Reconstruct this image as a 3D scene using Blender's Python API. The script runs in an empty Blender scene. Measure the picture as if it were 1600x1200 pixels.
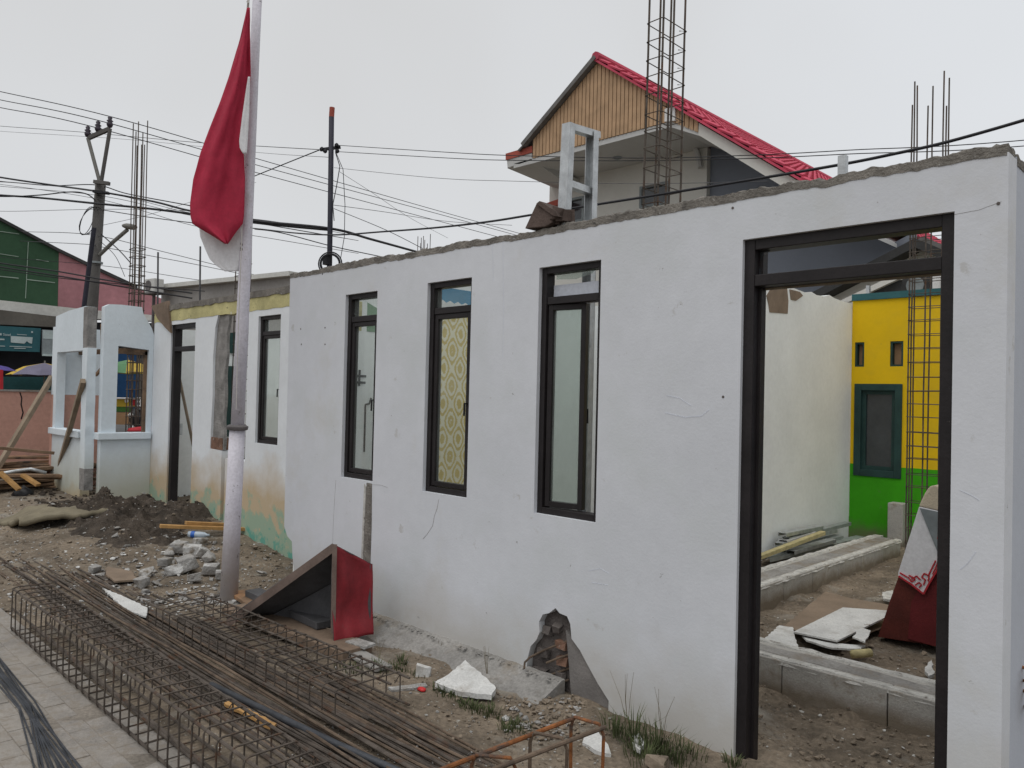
import bpy, math, random
import numpy as np
from mathutils import Vector, noise
from mathutils.geometry import tessellate_polygon

random.seed(7)
rnd = random.Random(11)
S = bpy.context.scene
COL = S.collection

# ------------------------------------------------------------------ camera
FPX = 1220.0
YAW, PIT, ROL = (math.radians(a) for a in (45.6, .98, 1.35))
H = 1.7
_F = Vector((-math.cos(YAW) * math.cos(PIT), math.sin(YAW) * math.cos(PIT), math.sin(PIT)))
_R = _F.cross(Vector((0, 0, 1))).normalized()
_U = _R.cross(_F)
_R, _U = (math.cos(ROL) * _R + math.sin(ROL) * _U, -math.sin(ROL) * _R + math.cos(ROL) * _U)
CAM = Vector((0, 0, H))
cd = bpy.data.cameras.new('camera')
cd.sensor_width = 36
cd.lens = 36 * FPX / 1600
cd.clip_start = .05
cd.clip_end = 2000
co = bpy.data.objects.new('camera', cd)
COL.objects.link(co)
from mathutils import Matrix
co.matrix_world = Matrix(((_R.x, _U.x, -_F.x, 0), (_R.y, _U.y, -_F.y, 0), (_R.z, _U.z, -_F.z, H), (0, 0, 0, 1)))
S.camera = co

# ------------------------------------------------------------------ sky, sun, exposure
W = bpy.data.worlds.new('World')
S.world = W
W.use_nodes = True
nt = W.node_tree
nt.nodes.clear()
out = nt.nodes.new('ShaderNodeOutputWorld')
bg = nt.nodes.new('ShaderNodeBackground')
sky = nt.nodes.new('ShaderNodeTexSky')
sky.sky_type = 'NISHITA'
sky.sun_disc = False
SUN_EL, SUN_AZ = math.radians(68), math.radians(168)
sky.sun_elevation = SUN_EL
sky.sun_rotation = SUN_AZ
sky.dust_density = 6
sky.air_density = 1.5
hs = nt.nodes.new('ShaderNodeHueSaturation')
hs.inputs['Saturation'].default_value = .12
nt.links.new(sky.outputs[0], hs.inputs['Color'])
mx = nt.nodes.new('ShaderNodeMix')
mx.data_type = 'RGBA'
mx.inputs[0].default_value = .90
nt.links.new(hs.outputs[0], mx.inputs[6])
tc = nt.nodes.new('ShaderNodeTexCoord')
ns = nt.nodes.new('ShaderNodeTexNoise')
ns.inputs['Scale'].default_value = 1.3
ns.inputs['Detail'].default_value = 3
nt.links.new(tc.outputs['Generated'], ns.inputs['Vector'])
cr = nt.nodes.new('ShaderNodeValToRGB')
cr.color_ramp.elements[0].position = .3
cr.color_ramp.elements[1].position = .7
cr.color_ramp.elements[0].color = (6.5, 6.52, 6.55, 1)
cr.color_ramp.elements[1].color = (8.0, 8.3, 8.7, 1)
nt.links.new(ns.outputs[0], cr.inputs[0])
nt.links.new(cr.outputs[0], mx.inputs[7])
nt.links.new(mx.outputs[2], bg.inputs[0])
bg.inputs[1].default_value = .10
nt.links.new(bg.outputs[0], out.inputs[0])
sd = bpy.data.lights.new('sun', 'SUN')
sd.energy = 1.25
sd.angle = math.radians(60)
sd.color = (1, .97, .92)
so = bpy.data.objects.new('sun', sd)
COL.objects.link(so)
# direction to the sun: high, over the street
_sv = Vector((math.cos(SUN_EL) * math.sin(SUN_AZ), math.cos(SUN_EL) * math.cos(SUN_AZ), math.sin(SUN_EL)))
so.rotation_euler = _sv.to_track_quat('Z', 'Y').to_euler()
so.location = (0, -5, 20)
S.view_settings.view_transform = 'Standard'
S.view_settings.look = 'None'
S.view_settings.exposure = 0
S.view_settings.gamma = 1

# ------------------------------------------------------------------ pixel helpers (1600 x 1200 photo)
def ray(x, y): return _F + (x - 800) / FPX * _R - (y - 600) / FPX * _U
def onz(x, y, z=0.0):
    d = ray(x, y); return CAM + d * ((z - H) / d.z)
def ony(x, y, Y):
    d = ray(x, y); return CAM + d * (Y / d.y)
def onx(x, y, X):
    d = ray(x, y); return CAM + d * (X / d.x)
def att(x, y, t): return CAM + ray(x, y) * t

# ------------------------------------------------------------------ materials
def mat(n, base, var=.18, scale=2.5, rough=.85, bump=.2, bscale=45, spots=(), zl=(), metal=0, spec=.3, fine=.12, bdist=.01, trowel=0):
    m = bpy.data.materials.new(n)
    m.use_nodes = True
    t = m.node_tree
    N, L = t.nodes, t.links
    p = N['Principled BSDF']
    g = N.new('ShaderNodeNewGeometry')
    def noi(sc, det=5, ro=.6):
        k = N.new('ShaderNodeTexNoise')
        k.inputs['Scale'].default_value = sc
        k.inputs['Detail'].default_value = det
        k.inputs['Roughness'].default_value = ro
        L.new(g.outputs['Position'], k.inputs['Vector'])
        return k.outputs[0]
    def ramp(src, lo, hi, c0=(0, 0, 0, 1), c1=(1, 1, 1, 1)):
        r = N.new('ShaderNodeValToRGB')
        r.color_ramp.elements[0].position = lo
        r.color_ramp.elements[1].position = hi
        r.color_ramp.elements[0].color = c0
        r.color_ramp.elements[1].color = c1
        L.new(src, r.inputs[0])
        return r.outputs[0]
    def mixc(fac, a, b, mode='MIX'):
        k = N.new('ShaderNodeMix'); k.data_type = 'RGBA'; k.blend_type = mode
        if isinstance(fac, float): k.inputs[0].default_value = fac
        else: L.new(fac, k.inputs[0])
        for s, v in ((6, a), (7, b)):
            if isinstance(v, tuple): k.inputs[s].default_value = (*v[:3], 1)
            else: L.new(v, k.inputs[s])
        return k.outputs[2]
    def sc(c, f): return tuple(max(0, min(1, v * f)) for v in c[:3]) + (1,)
    col = ramp(noi(scale, 6), .32, .68, sc(base, 1 - var), sc(base, 1 + var))
    if fine:
        f = ramp(noi(scale * 14, 4), .3, .7, (1 - fine,) * 3 + (1,), (1 + fine * .4,) * 3 + (1,))
        col = mixc(1.0, col, f, 'MULTIPLY')
    for (c, z0, z1, amp, nsc) in zl:
        # tide mark: full below z0, gone above z1, ragged by noise
        sx = N.new('ShaderNodeSeparateXYZ'); L.new(g.outputs['Position'], sx.inputs[0])
        a = N.new('ShaderNodeMath'); a.operation = 'MULTIPLY_ADD'
        L.new(noi(nsc, 5), a.inputs[0]); a.inputs[1].default_value = amp; L.new(sx.outputs[2], a.inputs[2])
        mr = N.new('ShaderNodeMapRange'); L.new(a.outputs[0], mr.inputs[0])
        mr.inputs[1].default_value = z0 + amp * .5; mr.inputs[2].default_value = z1 + amp * .5
        mr.inputs[3].default_value = 1; mr.inputs[4].default_value = 0
        col = mixc(mr.outputs[0], col, c)
    for (c, nsc, lo, hi) in spots:
        col = mixc(ramp(noi(nsc, 6, .65), lo, hi), col, c)
    L.new(col, p.inputs['Base Color'])
    p.inputs['Roughness'].default_value = rough
    p.inputs['Metallic'].default_value = metal
    p.inputs['Specular IOR Level'].default_value = spec
    if bump:
        b = N.new('ShaderNodeBump')
        b.inputs['Strength'].default_value = bump
        b.inputs['Distance'].default_value = bdist
        L.new(noi(bscale, 6), b.inputs['Height'])
        L.new(b.outputs[0], p.inputs['Normal'])
        if trowel:
            mp_ = N.new('ShaderNodeMapping'); mp_.inputs['Rotation'].default_value = (0, .25, 0); mp_.inputs['Scale'].default_value = (1.6, 1.6, 3.5)
            L.new(g.outputs['Position'], mp_.inputs[0]); tn = N.new('ShaderNodeTexNoise'); tn.inputs['Scale'].default_value = 2.2; tn.inputs['Detail'].default_value = 4
            L.new(mp_.outputs[0], tn.inputs['Vector']); b2 = N.new('ShaderNodeBump'); b2.inputs['Strength'].default_value = trowel * 4; b2.inputs['Distance'].default_value = .02
            L.new(tn.outputs[0], b2.inputs['Height']); L.new(b2.outputs[0], b.inputs['Normal'])
    return m

def glass_mat(n, tint, rough=.05, mixf=.12):
    m = bpy.data.materials.new(n); m.use_nodes = True
    t = m.node_tree; t.nodes.clear(); N, L = t.nodes, t.links
    o = N.new('ShaderNodeOutputMaterial'); tr = N.new('ShaderNodeBsdfTransparent'); gl = N.new('ShaderNodeBsdfGlossy')
    df = N.new('ShaderNodeBsdfDiffuse'); df.inputs[0].default_value = (.45, .5, .48, 1)
    tr.inputs[0].default_value = (*tint, 1); gl.inputs['Roughness'].default_value = rough
    lw = N.new('ShaderNodeLayerWeight'); lw.inputs[0].default_value = .5
    pw = N.new('ShaderNodeMath'); pw.operation = 'POWER'; L.new(lw.outputs['Facing'], pw.inputs[0]); pw.inputs[1].default_value = 4
    fr = N.new('ShaderNodeMath'); fr.operation = 'MULTIPLY_ADD'; L.new(pw.outputs[0], fr.inputs[0]); fr.inputs[1].default_value = .4; fr.inputs[2].default_value = .03
    m1 = N.new('ShaderNodeMixShader'); m2 = N.new('ShaderNodeMixShader')
    k = N.new('ShaderNodeTexNoise'); k.inputs['Scale'].default_value = 3
    g = N.new('ShaderNodeNewGeometry'); L.new(g.outputs['Position'], k.inputs['Vector'])
    mu = N.new('ShaderNodeMath'); mu.operation = 'MULTIPLY'; L.new(k.outputs[0], mu.inputs[0]); mu.inputs[1].default_value = mixf * 2
    L.new(mu.outputs[0], m1.inputs[0]); L.new(tr.outputs[0], m1.inputs[1]); L.new(df.outputs[0], m1.inputs[2])
    L.new(fr.outputs[0], m2.inputs[0]); L.new(m1.outputs[0], m2.inputs[1]); L.new(gl.outputs[0], m2.inputs[2])
    L.new(m2.outputs[0], o.inputs[0])
    return m

def wallpaper_mat():
    m = bpy.data.materials.new('damask_wallpaper'); m.use_nodes = True
    t = m.node_tree; N, L = t.nodes, t.links; p = N['Principled BSDF']
    g = N.new('ShaderNodeNewGeometry'); sx = N.new('ShaderNodeSeparateXYZ'); L.new(g.outputs['Position'], sx.inputs[0])
    def M(op, a, b=None):
        k = N.new('ShaderNodeMath'); k.operation = op
        for i, v in enumerate((a, b)):
            if v is None: continue
            if isinstance(v, (int, float)): k.inputs[i].default_value = v
            else: L.new(v, k.inputs[i])
        return k.outputs[0]
    PY, PZ = .22, .36
    u = M('MULTIPLY', sx.outputs[1], 2 * math.pi / PY); v = M('MULTIPLY', sx.outputs[2], 2 * math.pi / PZ)
    cc = M('ADD', M('COSINE', u), M('COSINE', v))                      # ogee lattice + medallions
    k = N.new('ShaderNodeTexNoise'); k.inputs['Scale'].default_value = 42; k.inputs['Detail'].default_value = 3
    L.new(g.outputs['Position'], k.inputs['Vector'])
    rg = M('SINE', M('ADD', M('MULTIPLY', cc, 5.2), M('MULTIPLY', k.outputs[0], 4.2)))
    r = N.new('ShaderNodeValToRGB'); r.color_ramp.elements[0].position = .38; r.color_ramp.elements[1].position = .62
    r.color_ramp.elements[0].color = (.60, .45, .11, 1); r.color_ramp.elements[1].color = (.80, .74, .54, 1)
    L.new(M('ADD', M('MULTIPLY', rg, .5), .5), r.inputs[0]); L.new(r.outputs[0], p.inputs['Base Color'])
    p.inputs['Roughness'].default_value = .6
    return m

WHITE = (.625, .645, .685)
MT = dict(
    wall=mat('painted_wall', WHITE, .05, 1.1, .8, .12, 60, fine=.03,
             spots=[((.575, .60, .62), 1.7, .48, .74), ((.52, .525, .53), 6, .655, .70), ((.33, .33, .33), 17, .69, .71), ((.555, .555, .54), .9, .58, .75)],
             zl=[((.36, .33, .29), -.02, .16, .34, 7), ((.50, .49, .47), .1, .5, .5, 3)], trowel=.014),
    wall2=mat('stained_wall', (.70, .73, .76), .05, 1.2, .85, .15, 50, fine=.04,
              zl=[((.50, .40, .27), .52, .98, .7, 2.4), ((.30, .40, .30), .28, .42, 1.3, 6.5), ((.13, .35, .28), -.06, .06, 1.9, 5.2)],
              spots=[((.20, .20, .19), 19, .73, .77)]),
    booth=mat('booth_paint', (.66, .73, .78), .06, 1.3, .85, .2, 40, fine=.05,
              zl=[((.48, .49, .42), .3, 1.0, .5, 3), ((.45, .36, .22), .1, .35, .8, 2.2)], spots=[((.3, .32, .33), 14, .70, .76)]),
    inner=mat('inner_plaster', (.79, .815, .805), .06, 1.3, .9, .15, 50, fine=.05,
              spots=[((.50, .50, .46), 3.5, .66, .78), ((.3, .3, .27), 17, .735, .78)]),
    sideshade=mat('white_wall_side_shade', (.47, .50, .56), .05, 1.1, .8, .12, 60, fine=.03, spots=[((.22, .22, .22), 23, .745, .80)]),  # white wall colour darkened and blued: shade of the end face painted in
    reveal=mat('reveal_paint', (.60, .63, .70), .06, 3, .85, .2, 50),
    mortar=mat('rough_mortar', (.20, .185, .165), .35, 9, .95, .9, 60, spots=[((.45, .44, .42), 30, .62, .7), ((.07, .065, .06), 12, .6, .75)], bdist=.02),
    concrete=mat('concrete', (.285, .275, .26), .22, 4, .92, .6, 55, fine=.25, spots=[((.15, .14, .125), 6, .56, .70), ((.21, .175, .135), 2.5, .52, .68)]),
    raw=mat('raw_concrete', (.26, .25, .24), .3, 8, .95, .9, 45, bdist=.02),
    core=mat('wall_core', (.115, .10, .093), .3, 10, .95, .8, 50, bdist=.015),
    brick=mat('clay_brick', (.20, .115, .08), .35, 12, .95, .6, 60, spots=[((.3, .28, .26), 20, .6, .7)]),
    aac=mat('aerated_block', (.42, .405, .375), .14, 5, .95, .45, 90, fine=.2, zl=[((.20, .165, .125), .0, .09, .12, 9)], spots=[((.26, .225, .18), 5, .56, .70)]),
    dirt=mat('dirt_ground', (.190, .153, .114), .4, 2.3, .97, .9, 35, fine=.4, bdist=.02,
             spots=[((.28, .26, .225), 2.1, .56, .74), ((.34, .325, .29), 26, .62, .68), ((.06, .047, .035), 3.1, .62, .74), ((.42, .40, .37), 60, .68, .72)]),
    soil=mat('dark_soil', (.07, .056, .044), .5, 6, .98, 1, 25, fine=.4, bdist=.03, spots=[((.22, .20, .17), 14, .66, .72)]),
    paver=mat('grey_paver', (.27, .25, .228), .26, 5, .95, .6, 70, fine=.25, spots=[((.29, .265, .235), 1.6, .42, .66), ((.17, .155, .14), 7, .60, .70), ((.24, .212, .18), 14, .50, .60)]),
    dust=mat('paver_dust', (.24, .212, .18), .25, 4, .97, .6, 60, fine=.3),
    road=mat('road', (.08, .08, .08), .2, 3, .95, .5, 60),
    rust=mat('rebar_steel', (.108, .090, .076), .45, 9, .75, .5, 120, metal=.35, spots=[((.11, .055, .03), 7, .55, .7)]),
    rustlight=mat('rebar_brown', (.15, .11, .08), .4, 6, .8, .5, 120, metal=.2, spots=[((.05, .04, .035), 8, .5, .7)]),
    orange=mat('orange_rust', (.26, .10, .035), .5, 11, .85, .6, 120, metal=.1, spots=[((.10, .07, .055), 6, .48, .6)]),
    wire=mat('blue_grey_wire', (.07, .075, .085), .3, 8, .6, .3, 100, metal=.5),
    frame=mat('dark_frame', (.018, .015, .016), .3, 4, .5, .15, 60, fine=.2, spots=[((.09, .08, .075), 25, .70, .74)]),
    frame_wood=mat('raw_wood_edge', (.28, .24, .18), .3, 8, .9, .3, 60),
    pole=mat('chipped_pole_paint', (.62, .60, .66), .1, 4, .7, .3, 60, fine=.15,
             spots=[((.09, .075, .07), 11, .645, .665), ((.40, .37, .37), 4, .55, .72), ((.2, .17, .16), 30, .69, .71)], zl=[((.40, .36, .33), 0, .7, .6, 4)]),
    collar=mat('pole_collar', (.12, .11, .11), .3, 6, .7, .3, 60),
    red=mat('red_cloth', (.38, .021, .052), .15, 3, .8, .35, 22, bdist=.006),
    whitecloth=mat('white_cloth', (.70, .70, .72), .06, 3, .85, .1, 250),
    redmetal=mat('red_sheet_metal', (.24, .022, .03), .25, 5, .55, .2, 30, spots=[((.12, .08, .07), 5, .6, .72), ((.16, .13, .11), 14, .70, .76)]),
    rustsheet=mat('dirty_sheet_edge', (.17, .125, .105), .3, 6, .75, .3, 60, spots=[((.26, .07, .06), 7, .62, .72)]),
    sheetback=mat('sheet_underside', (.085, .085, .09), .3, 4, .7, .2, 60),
    darkwood=mat('dark_broken_wood', (.095, .07, .06), .35, 6, .9, .5, 60),
    plank=mat('wet_plank', (.20, .145, .105), .25, 4, .85, .4, 60, spots=[((.09, .07, .055), 7, .58, .72)]),
    newwood=mat('orange_timber', (.42, .24, .09), .25, 6, .8, .3, 80),
    oldwood=mat('old_timber', (.19, .125, .08), .4, 4, .9, .4, 80, spots=[((.34, .19, .10), 2.2, .55, .65), ((.07, .055, .045), 3, .6, .7)]),
    prop=mat('prop_timber', (.26, .205, .15), .25, 6, .9, .4, 80),
    plaster=mat('broken_plaster', (.60, .60, .585), .14, 6, .9, .5, 60, fine=.2, spots=[((.38, .36, .33), 5, .54, .70), ((.24, .21, .18), 14, .64, .70)]),
    patchgrey=mat('brown_grey_mortar', (.20, .187, .178), .2, 5, .95, .4, 60),
    rubble=mat('grey_rubble', (.36, .35, .335), .3, 7, .95, .9, 40, fine=.3, bdist=.02, spots=[((.56, .56, .55), 4, .52, .62), ((.19, .16, .125), 7, .52, .66)]),
    stone=mat('brown_stone', (.22, .178, .135), .35, 8, .95, .6, 50),
    galv=mat('galvanised_steel', (.52, .54, .55), .2, 12, .45, .15, 60, metal=.7, spots=[((.25, .25, .25), 9, .62, .75)]),
    galvgreen=mat('dull_channel', (.34, .37, .36), .2, 8, .5, .15, 60, metal=.4),
    yellowch=mat('yellow_trim', (.48, .42, .22), .25, 12, .7, .2, 60),
    yellow=mat('yellow_paint', (.74, .48, .004), .06, 1.5, .8, .12, 60, fine=.03, spots=[((.60, .40, .02), 1.2, .5, .75), ((.40, .29, .05), 9, .665, .70)]),
    green=mat('green_paint', (.045, .34, .004), .12, 1.5, .8, .15, 60, fine=.06, zl=[((.13, .16, .07), .0, .25, .4, 5)], spots=[((.10, .22, .05), 6, .63, .70)]),
    teal=mat('teal_paint', (.03, .11, .12), .15, 3, .7, .2, 60),
    dkgreen=mat('dark_green_frame', (.018, .05, .045), .25, 4, .55, .2, 60),
    darkglass=mat('dark_glass', (.045, .05, .055), .3, 2.5, .12, 0, spec=.6),
    oldyellow=mat('old_yellow_paint', (.48, .44, .22), .25, 4, .9, .3, 50, spots=[((.12, .11, .08), 13, .66, .71), ((.6, .6, .55), 7, .66, .72)]),
    pink=mat('pink_paint', (.52, .30, .24), .08, 1.2, .9, .2, 40, spots=[((.40, .25, .21), 2.5, .62, .78)]),
    housewhite=mat('house_wall', (.62, .61, .57), .05, 1, .85, .1, 40, fine=.03),
    soffit=mat('white_soffit', (.50, .50, .49), .06, 1, .85, .1, 40, fine=.03),
    siding=mat('orange_siding', (.45, .295, .175), .16, 4, .7, .1, 60, fine=.06),
    roof=mat('red_roof_tile', (.50, .065, .11), .18, 2, .75, .2, 60),
    roofedge=mat('grey_ridge_cement', (.15, .145, .14), .25, 5, .9, .4, 50),
    bluegrey=mat('blue_grey_wall', (.19, .21, .25), .06, 1, .85, .1, 40, fine=.03),
    eave=mat('orange_eave', (.36, .085, .06), .15, 3, .8, .2, 60),
    cable=mat('black_cable', (.016, .016, .02), .2, 5, .6, 0),
    greycable=mat('grey_cable', (.09, .09, .095), .2, 5, .6, 0),
    upole=mat('utility_pole_concrete', (.105, .10, .095), .2, 3, .9, .3, 40),
    darkpipe=mat('dark_pipe', (.022, .022, .035), .3, 5, .6, .2, 60),
    insul=mat('brown_insulator', (.045, .035, .05), .3, 8, .3, 0),
    arm=mat('grey_arm_steel', (.20, .195, .18), .2, 5, .7, .2, 60),
    bgreen=mat('building_green', (.038, .088, .048), .15, .6, .85, .1, 20),
    bpink=mat('building_pink', (.42, .20, .22), .22, .5, .9, .1, 20),
    seam=mat('pale_seam', (.32, .40, .34), .2, 2, .9, 0),
    canopy=mat('white_canopy', (.60, .60, .57), .12, .7, .9, .2, 20, spots=[((.3, .29, .26), 1.5, .62, .74)]),
    slab=mat('stained_slab', (.13, .12, .105), .25, .8, .95, .3, 20),
    shopdark=mat('dark_shopfront', (.018, .018, .022), .4, .7, .9, 0),
    sign=mat('teal_sign', (.028, .11, .13), .15, .6, .5, 0),
    signlite=mat('sign_print', (.48, .56, .56), .15, 2, .6, 0),
    signgrey=mat('grey_sign', (.24, .27, .28), .3, 1.2, .6, 0),
    umby=mat('umbrella_yellow', (.52, .36, .06), .12, 2, .8, .1, 30),
    umbp=mat('umbrella_grey_violet', (.15, .14, .20), .12, 2, .8, .1, 30),
    umbg=mat('umbrella_green', (.12, .26, .13), .12, 2, .8, .1, 30),
    violet=mat('violet_tarp', (.08, .06, .24), .12, 2, .8, .1, 30),
    bluetarp=mat('blue_tarp', (.010, .055, .15), .25, 1.2, .7, .2, 15),
    tealtarp=mat('teal_tarp', (.018, .07, .075), .25, 1.2, .8, .2, 15),
    stally=mat('stall_yellow', (.55, .40, .05), .12, 3, .7, 0),
    stallg=mat('stall_green', (.06, .16, .035), .12, 3, .7, 0),
    stallr=mat('stall_red', (.45, .03, .04), .12, 3, .7, 0),
    stallw=mat('stall_white', (.7, .7, .7), .12, 3, .7, 0),
    cardboard=mat('tan_board', (.36, .22, .12), .12, 3, .85, .1, 40),
    black=mat('black_plastic', (.014, .014, .016), .3, 5, .45, .1, 60),
    chrome=mat('chrome', (.7, .7, .7), .05, 5, .15, 0, metal=1),
    lamp=mat('pale_lens', (.75, .75, .72), .05, 4, .3, 0),
    acwhite=mat('ac_casing', (.55, .55, .53), .08, 3, .7, .1, 40),
    podium=mat('red_brown_board', (.105, .022, .016), .25, 4, .7, .2, 50, spots=[((.25, .18, .14), 9, .69, .73)]),
    podium2=mat('dark_red_board', (.13, .016, .018), .2, 4, .7, .2, 50),
    foam=mat('beige_core', (.52, .45, .34), .15, 9, .95, .6, 70, spots=[((.3, .25, .18), 14, .66, .72)]),
    brownsheet=mat('brown_hardboard', (.22, .165, .12), .18, 4, .85, .2, 50),
    tan=mat('cement_sack', (.19, .165, .115), .2, 4, .95, .5, 30),
    bottle=mat('clear_blue_bottle', (.38, .45, .52), .1, 9, .15, 0, spec=.6),
    bluecap=mat('blue_label', (.03, .12, .45), .1, 9, .4, 0),
    redplastic=mat('red_plastic', (.55, .03, .03), .1, 9, .4, 0),
    grass=mat('grass', (.07, .085, .035), .4, 12, .8, 0),
    straw=mat('dry_stalk', (.16, .13, .075), .3, 9, .9, 0),
    bannerb=mat('blue_banner', (.02, .20, .36), .1, 4, .6, 0),
    darkgable=mat('dark_gable', (.05, .05, .05), .25, 2, .9, .2, 20),
    tank=mat('far_wall_grey', (.30, .285, .27), .15, 1, .9, .2, 20),
    graffiti=mat('black_paint', (.01, .01, .012), .1, 5, .7, 0),
    rope=mat('rope', (.5, .48, .46), .1, 9, .9, 0),
    paleredge=mat('crumbly_edge', (.52, .51, .48), .25, 14, .95, .9, 70, spots=[((.22, .2, .18), 18, .58, .66)]),
    glass=glass_mat('window_glass', (.94, .965, .95), mixf=.08),
    glass3=glass_mat('frosted_window_glass', (.82, .87, .84), .2, .18),
    paper=wallpaper_mat(),
)

# ------------------------------------------------------------------ angular rock shapes (convex hulls)
def _rocks():
    import bmesh
    out = []; rr = random.Random(3)
    for k in range(16):
        bm = bmesh.new()
        for i in range(11):
            p = Vector((rr.gauss(0, 1), rr.gauss(0, 1), rr.gauss(0, 1))).normalized() * rr.uniform(.75, 1.15)
            bm.verts.new(Vector((max(-.85, min(.85, p.x)), max(-.85, min(.85, p.y)), max(-.7, min(.7, p.z)))))
        bmesh.ops.convex_hull(bm, input=bm.verts)
        for v in [v for v in bm.verts if not v.link_faces]: bm.verts.remove(v)
        bm.verts.index_update()
        out.append(([tuple(v.co) for v in bm.verts], [tuple(q.index for q in f.verts) for f in bm.faces])); bm.free()
    return out
ROCKS = _rocks()
# ------------------------------------------------------------------ mesh builder
class B:
    def __init__(self): self.v = []; self.f = []
    def add(self, vs, fs):
        o = len(self.v); self.v += [Vector(p) for p in vs]; self.f += [tuple(i + o for i in q) for q in fs]; return self
    def box(self, x0, x1, y0, y1, z0, z1):
        return self.add([(x0, y0, z0), (x1, y0, z0), (x1, y1, z0), (x0, y1, z0), (x0, y0, z1), (x1, y0, z1), (x1, y1, z1), (x0, y1, z1)],
                        [(3, 2, 1, 0), (4, 5, 6, 7), (0, 1, 5, 4), (1, 2, 6, 5), (2, 3, 7, 6), (3, 0, 4, 7)])
    def beam(self, a, b, w, h, up=(0, 0, 1)):
        a, b = Vector(a), Vector(b); d = (b - a).normalized(); s = d.cross(Vector(up))
        if s.length < 1e-4: s = d.cross(Vector((1, 0, 0)))
        s.normalize(); u = s.cross(d); s = s * w / 2; u = u * h / 2
        vs = [p + i * s + j * u for p in (a, b) for i, j in ((-1, -1), (1, -1), (1, 1), (-1, 1))]
        return self.add(vs, [(0, 1, 2, 3), (7, 6, 5, 4), (0, 4, 5, 1), (1, 5, 6, 2), (2, 6, 7, 3), (3, 7, 4, 0)])
    def tube(self, pts, r, n=6, cap=True):
        pts = [Vector(p) for p in pts]; rs = r if isinstance(r, (list, tuple)) else [r] * len(pts)
        rings = []; ref = None
        for i, p in enumerate(pts):
            d = (pts[min(i + 1, len(pts) - 1)] - pts[max(i - 1, 0)]).normalized()
            if ref is None: ref = d.cross(Vector((0, 0, 1)) if abs(d.z) < .9 else Vector((1, 0, 0))).normalized()
            s = (ref - d * ref.dot(d)).normalized(); ref = s; u = d.cross(s)
            rings.append([p + rs[i] * (math.cos(2 * math.pi * k / n) * s + math.sin(2 * math.pi * k / n) * u) for k in range(n)])
        vs = [q for R_ in rings for q in R_]
        fs = [(i * n + k, i * n + (k + 1) % n, (i + 1) * n + (k + 1) % n, (i + 1) * n + k) for i in range(len(pts) - 1) for k in range(n)]
        if cap: fs += [tuple(range(n))[::-1], tuple((len(pts) - 1) * n + k for k in range(n))]
        return self.add(vs, fs)
    def prism(self, poly, vec, holes=()):
        """planar polygon (list of 3-D points) with holes, extruded along vec"""
        loops = [[Vector(p) for p in poly]] + [[Vector(p) for p in h] for h in holes]
        tri = tessellate_polygon(loops); flat = [p for l in loops for p in l]; n = len(flat); vec = Vector(vec)
        fs = [tuple(t) for t in tri] + [tuple(i + n for i in reversed(t)) for t in tri]; o = 0
        for l in loops:
            k = len(l)
            fs += [(o + i, o + (i + 1) % k, o + (i + 1) % k + n, o + i + n) for i in range(k)]; o += k
        return self.add(flat + [p + vec for p in flat], fs)
    def lump(self, c, r, seed=0, sub=2, amp=.35, flat=False):
        c = Vector(c); r = Vector(r) if not isinstance(r, (int, float)) else Vector((r, r, r))
        import bmesh
        bm = bmesh.new(); bmesh.ops.create_icosphere(bm, subdivisions=sub, radius=1)
        bm.verts.ensure_lookup_table(); off = Vector((seed * 7.31, seed * 3.7, seed * 1.9)); vs = []
        for q in bm.verts:
            p = q.co.normalized(); k = 1 + amp * noise.noise(p * 1.4 + off) + amp * .5 * noise.noise(p * 3.3 + off)
            p = p * k
            vs.append(c + Vector((p.x * r.x, p.y * r.y, p.z * r.z)))
        fs = [tuple(q.index for q in f.verts) for f in bm.faces]; bm.free()
        return self.add(vs, fs)
    def chunk(self, c, sx, sy, sz, seed, rot=None):
        """angular broken lump: jittered box"""
        rr = random.Random(seed); a = rr.uniform(0, 6.28) if rot is None else rot; ti = rr.uniform(-.35, .35)
        m = Matrix.Rotation(a, 3, 'Z') @ Matrix.Rotation(ti, 3, 'X'); vs = []
        for p in [(-1, -1, -1), (1, -1, -1), (1, 1, -1), (-1, 1, -1), (-1, -1, 1), (1, -1, 1), (1, 1, 1), (-1, 1, 1)]:
            q = Vector((p[0] * sx * rr.uniform(.6, 1.1), p[1] * sy * rr.uniform(.6, 1.1), p[2] * sz * rr.uniform(.6, 1.1)))
            vs.append(Vector(c) + m @ q)
        return self.add(vs, [(3, 2, 1, 0), (4, 5, 6, 7), (0, 1, 5, 4), (1, 2, 6, 5), (2, 3, 7, 6), (3, 0, 4, 7)])
    def rock(self, c, sx, sy, sz, seed):
        rr = random.Random(seed); vs, fs = ROCKS[rr.randrange(len(ROCKS))]
        m = Matrix.Rotation(rr.uniform(0, 6.28), 3, 'Z') @ Matrix.Rotation(rr.uniform(-.4, .4), 3, 'X'); c = Vector(c)
        return self.add([c + m @ Vector((p[0] * sx, p[1] * sy, p[2] * sz)) for p in vs], fs)
    def lathe(self, base, axis, prof, n=14):
        base, axis = Vector(base), Vector(axis).normalized(); s = axis.cross(Vector((0, 0, 1)) if abs(axis.z) < .9 else Vector((1, 0, 0))).normalized(); u = axis.cross(s)
        vs = [base + axis * h + r * (math.cos(2 * math.pi * k / n) * s + math.sin(2 * math.pi * k / n) * u) for h, r in prof for k in range(n)]
        fs = [(i * n + k, i * n + (k + 1) % n, (i + 1) * n + (k + 1) % n, (i + 1) * n + k) for i in range(len(prof) - 1) for k in range(n)]
        fs += [tuple(range(n))[::-1], tuple((len(prof) - 1) * n + k for k in range(n))]
        return self.add(vs, fs)
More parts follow.
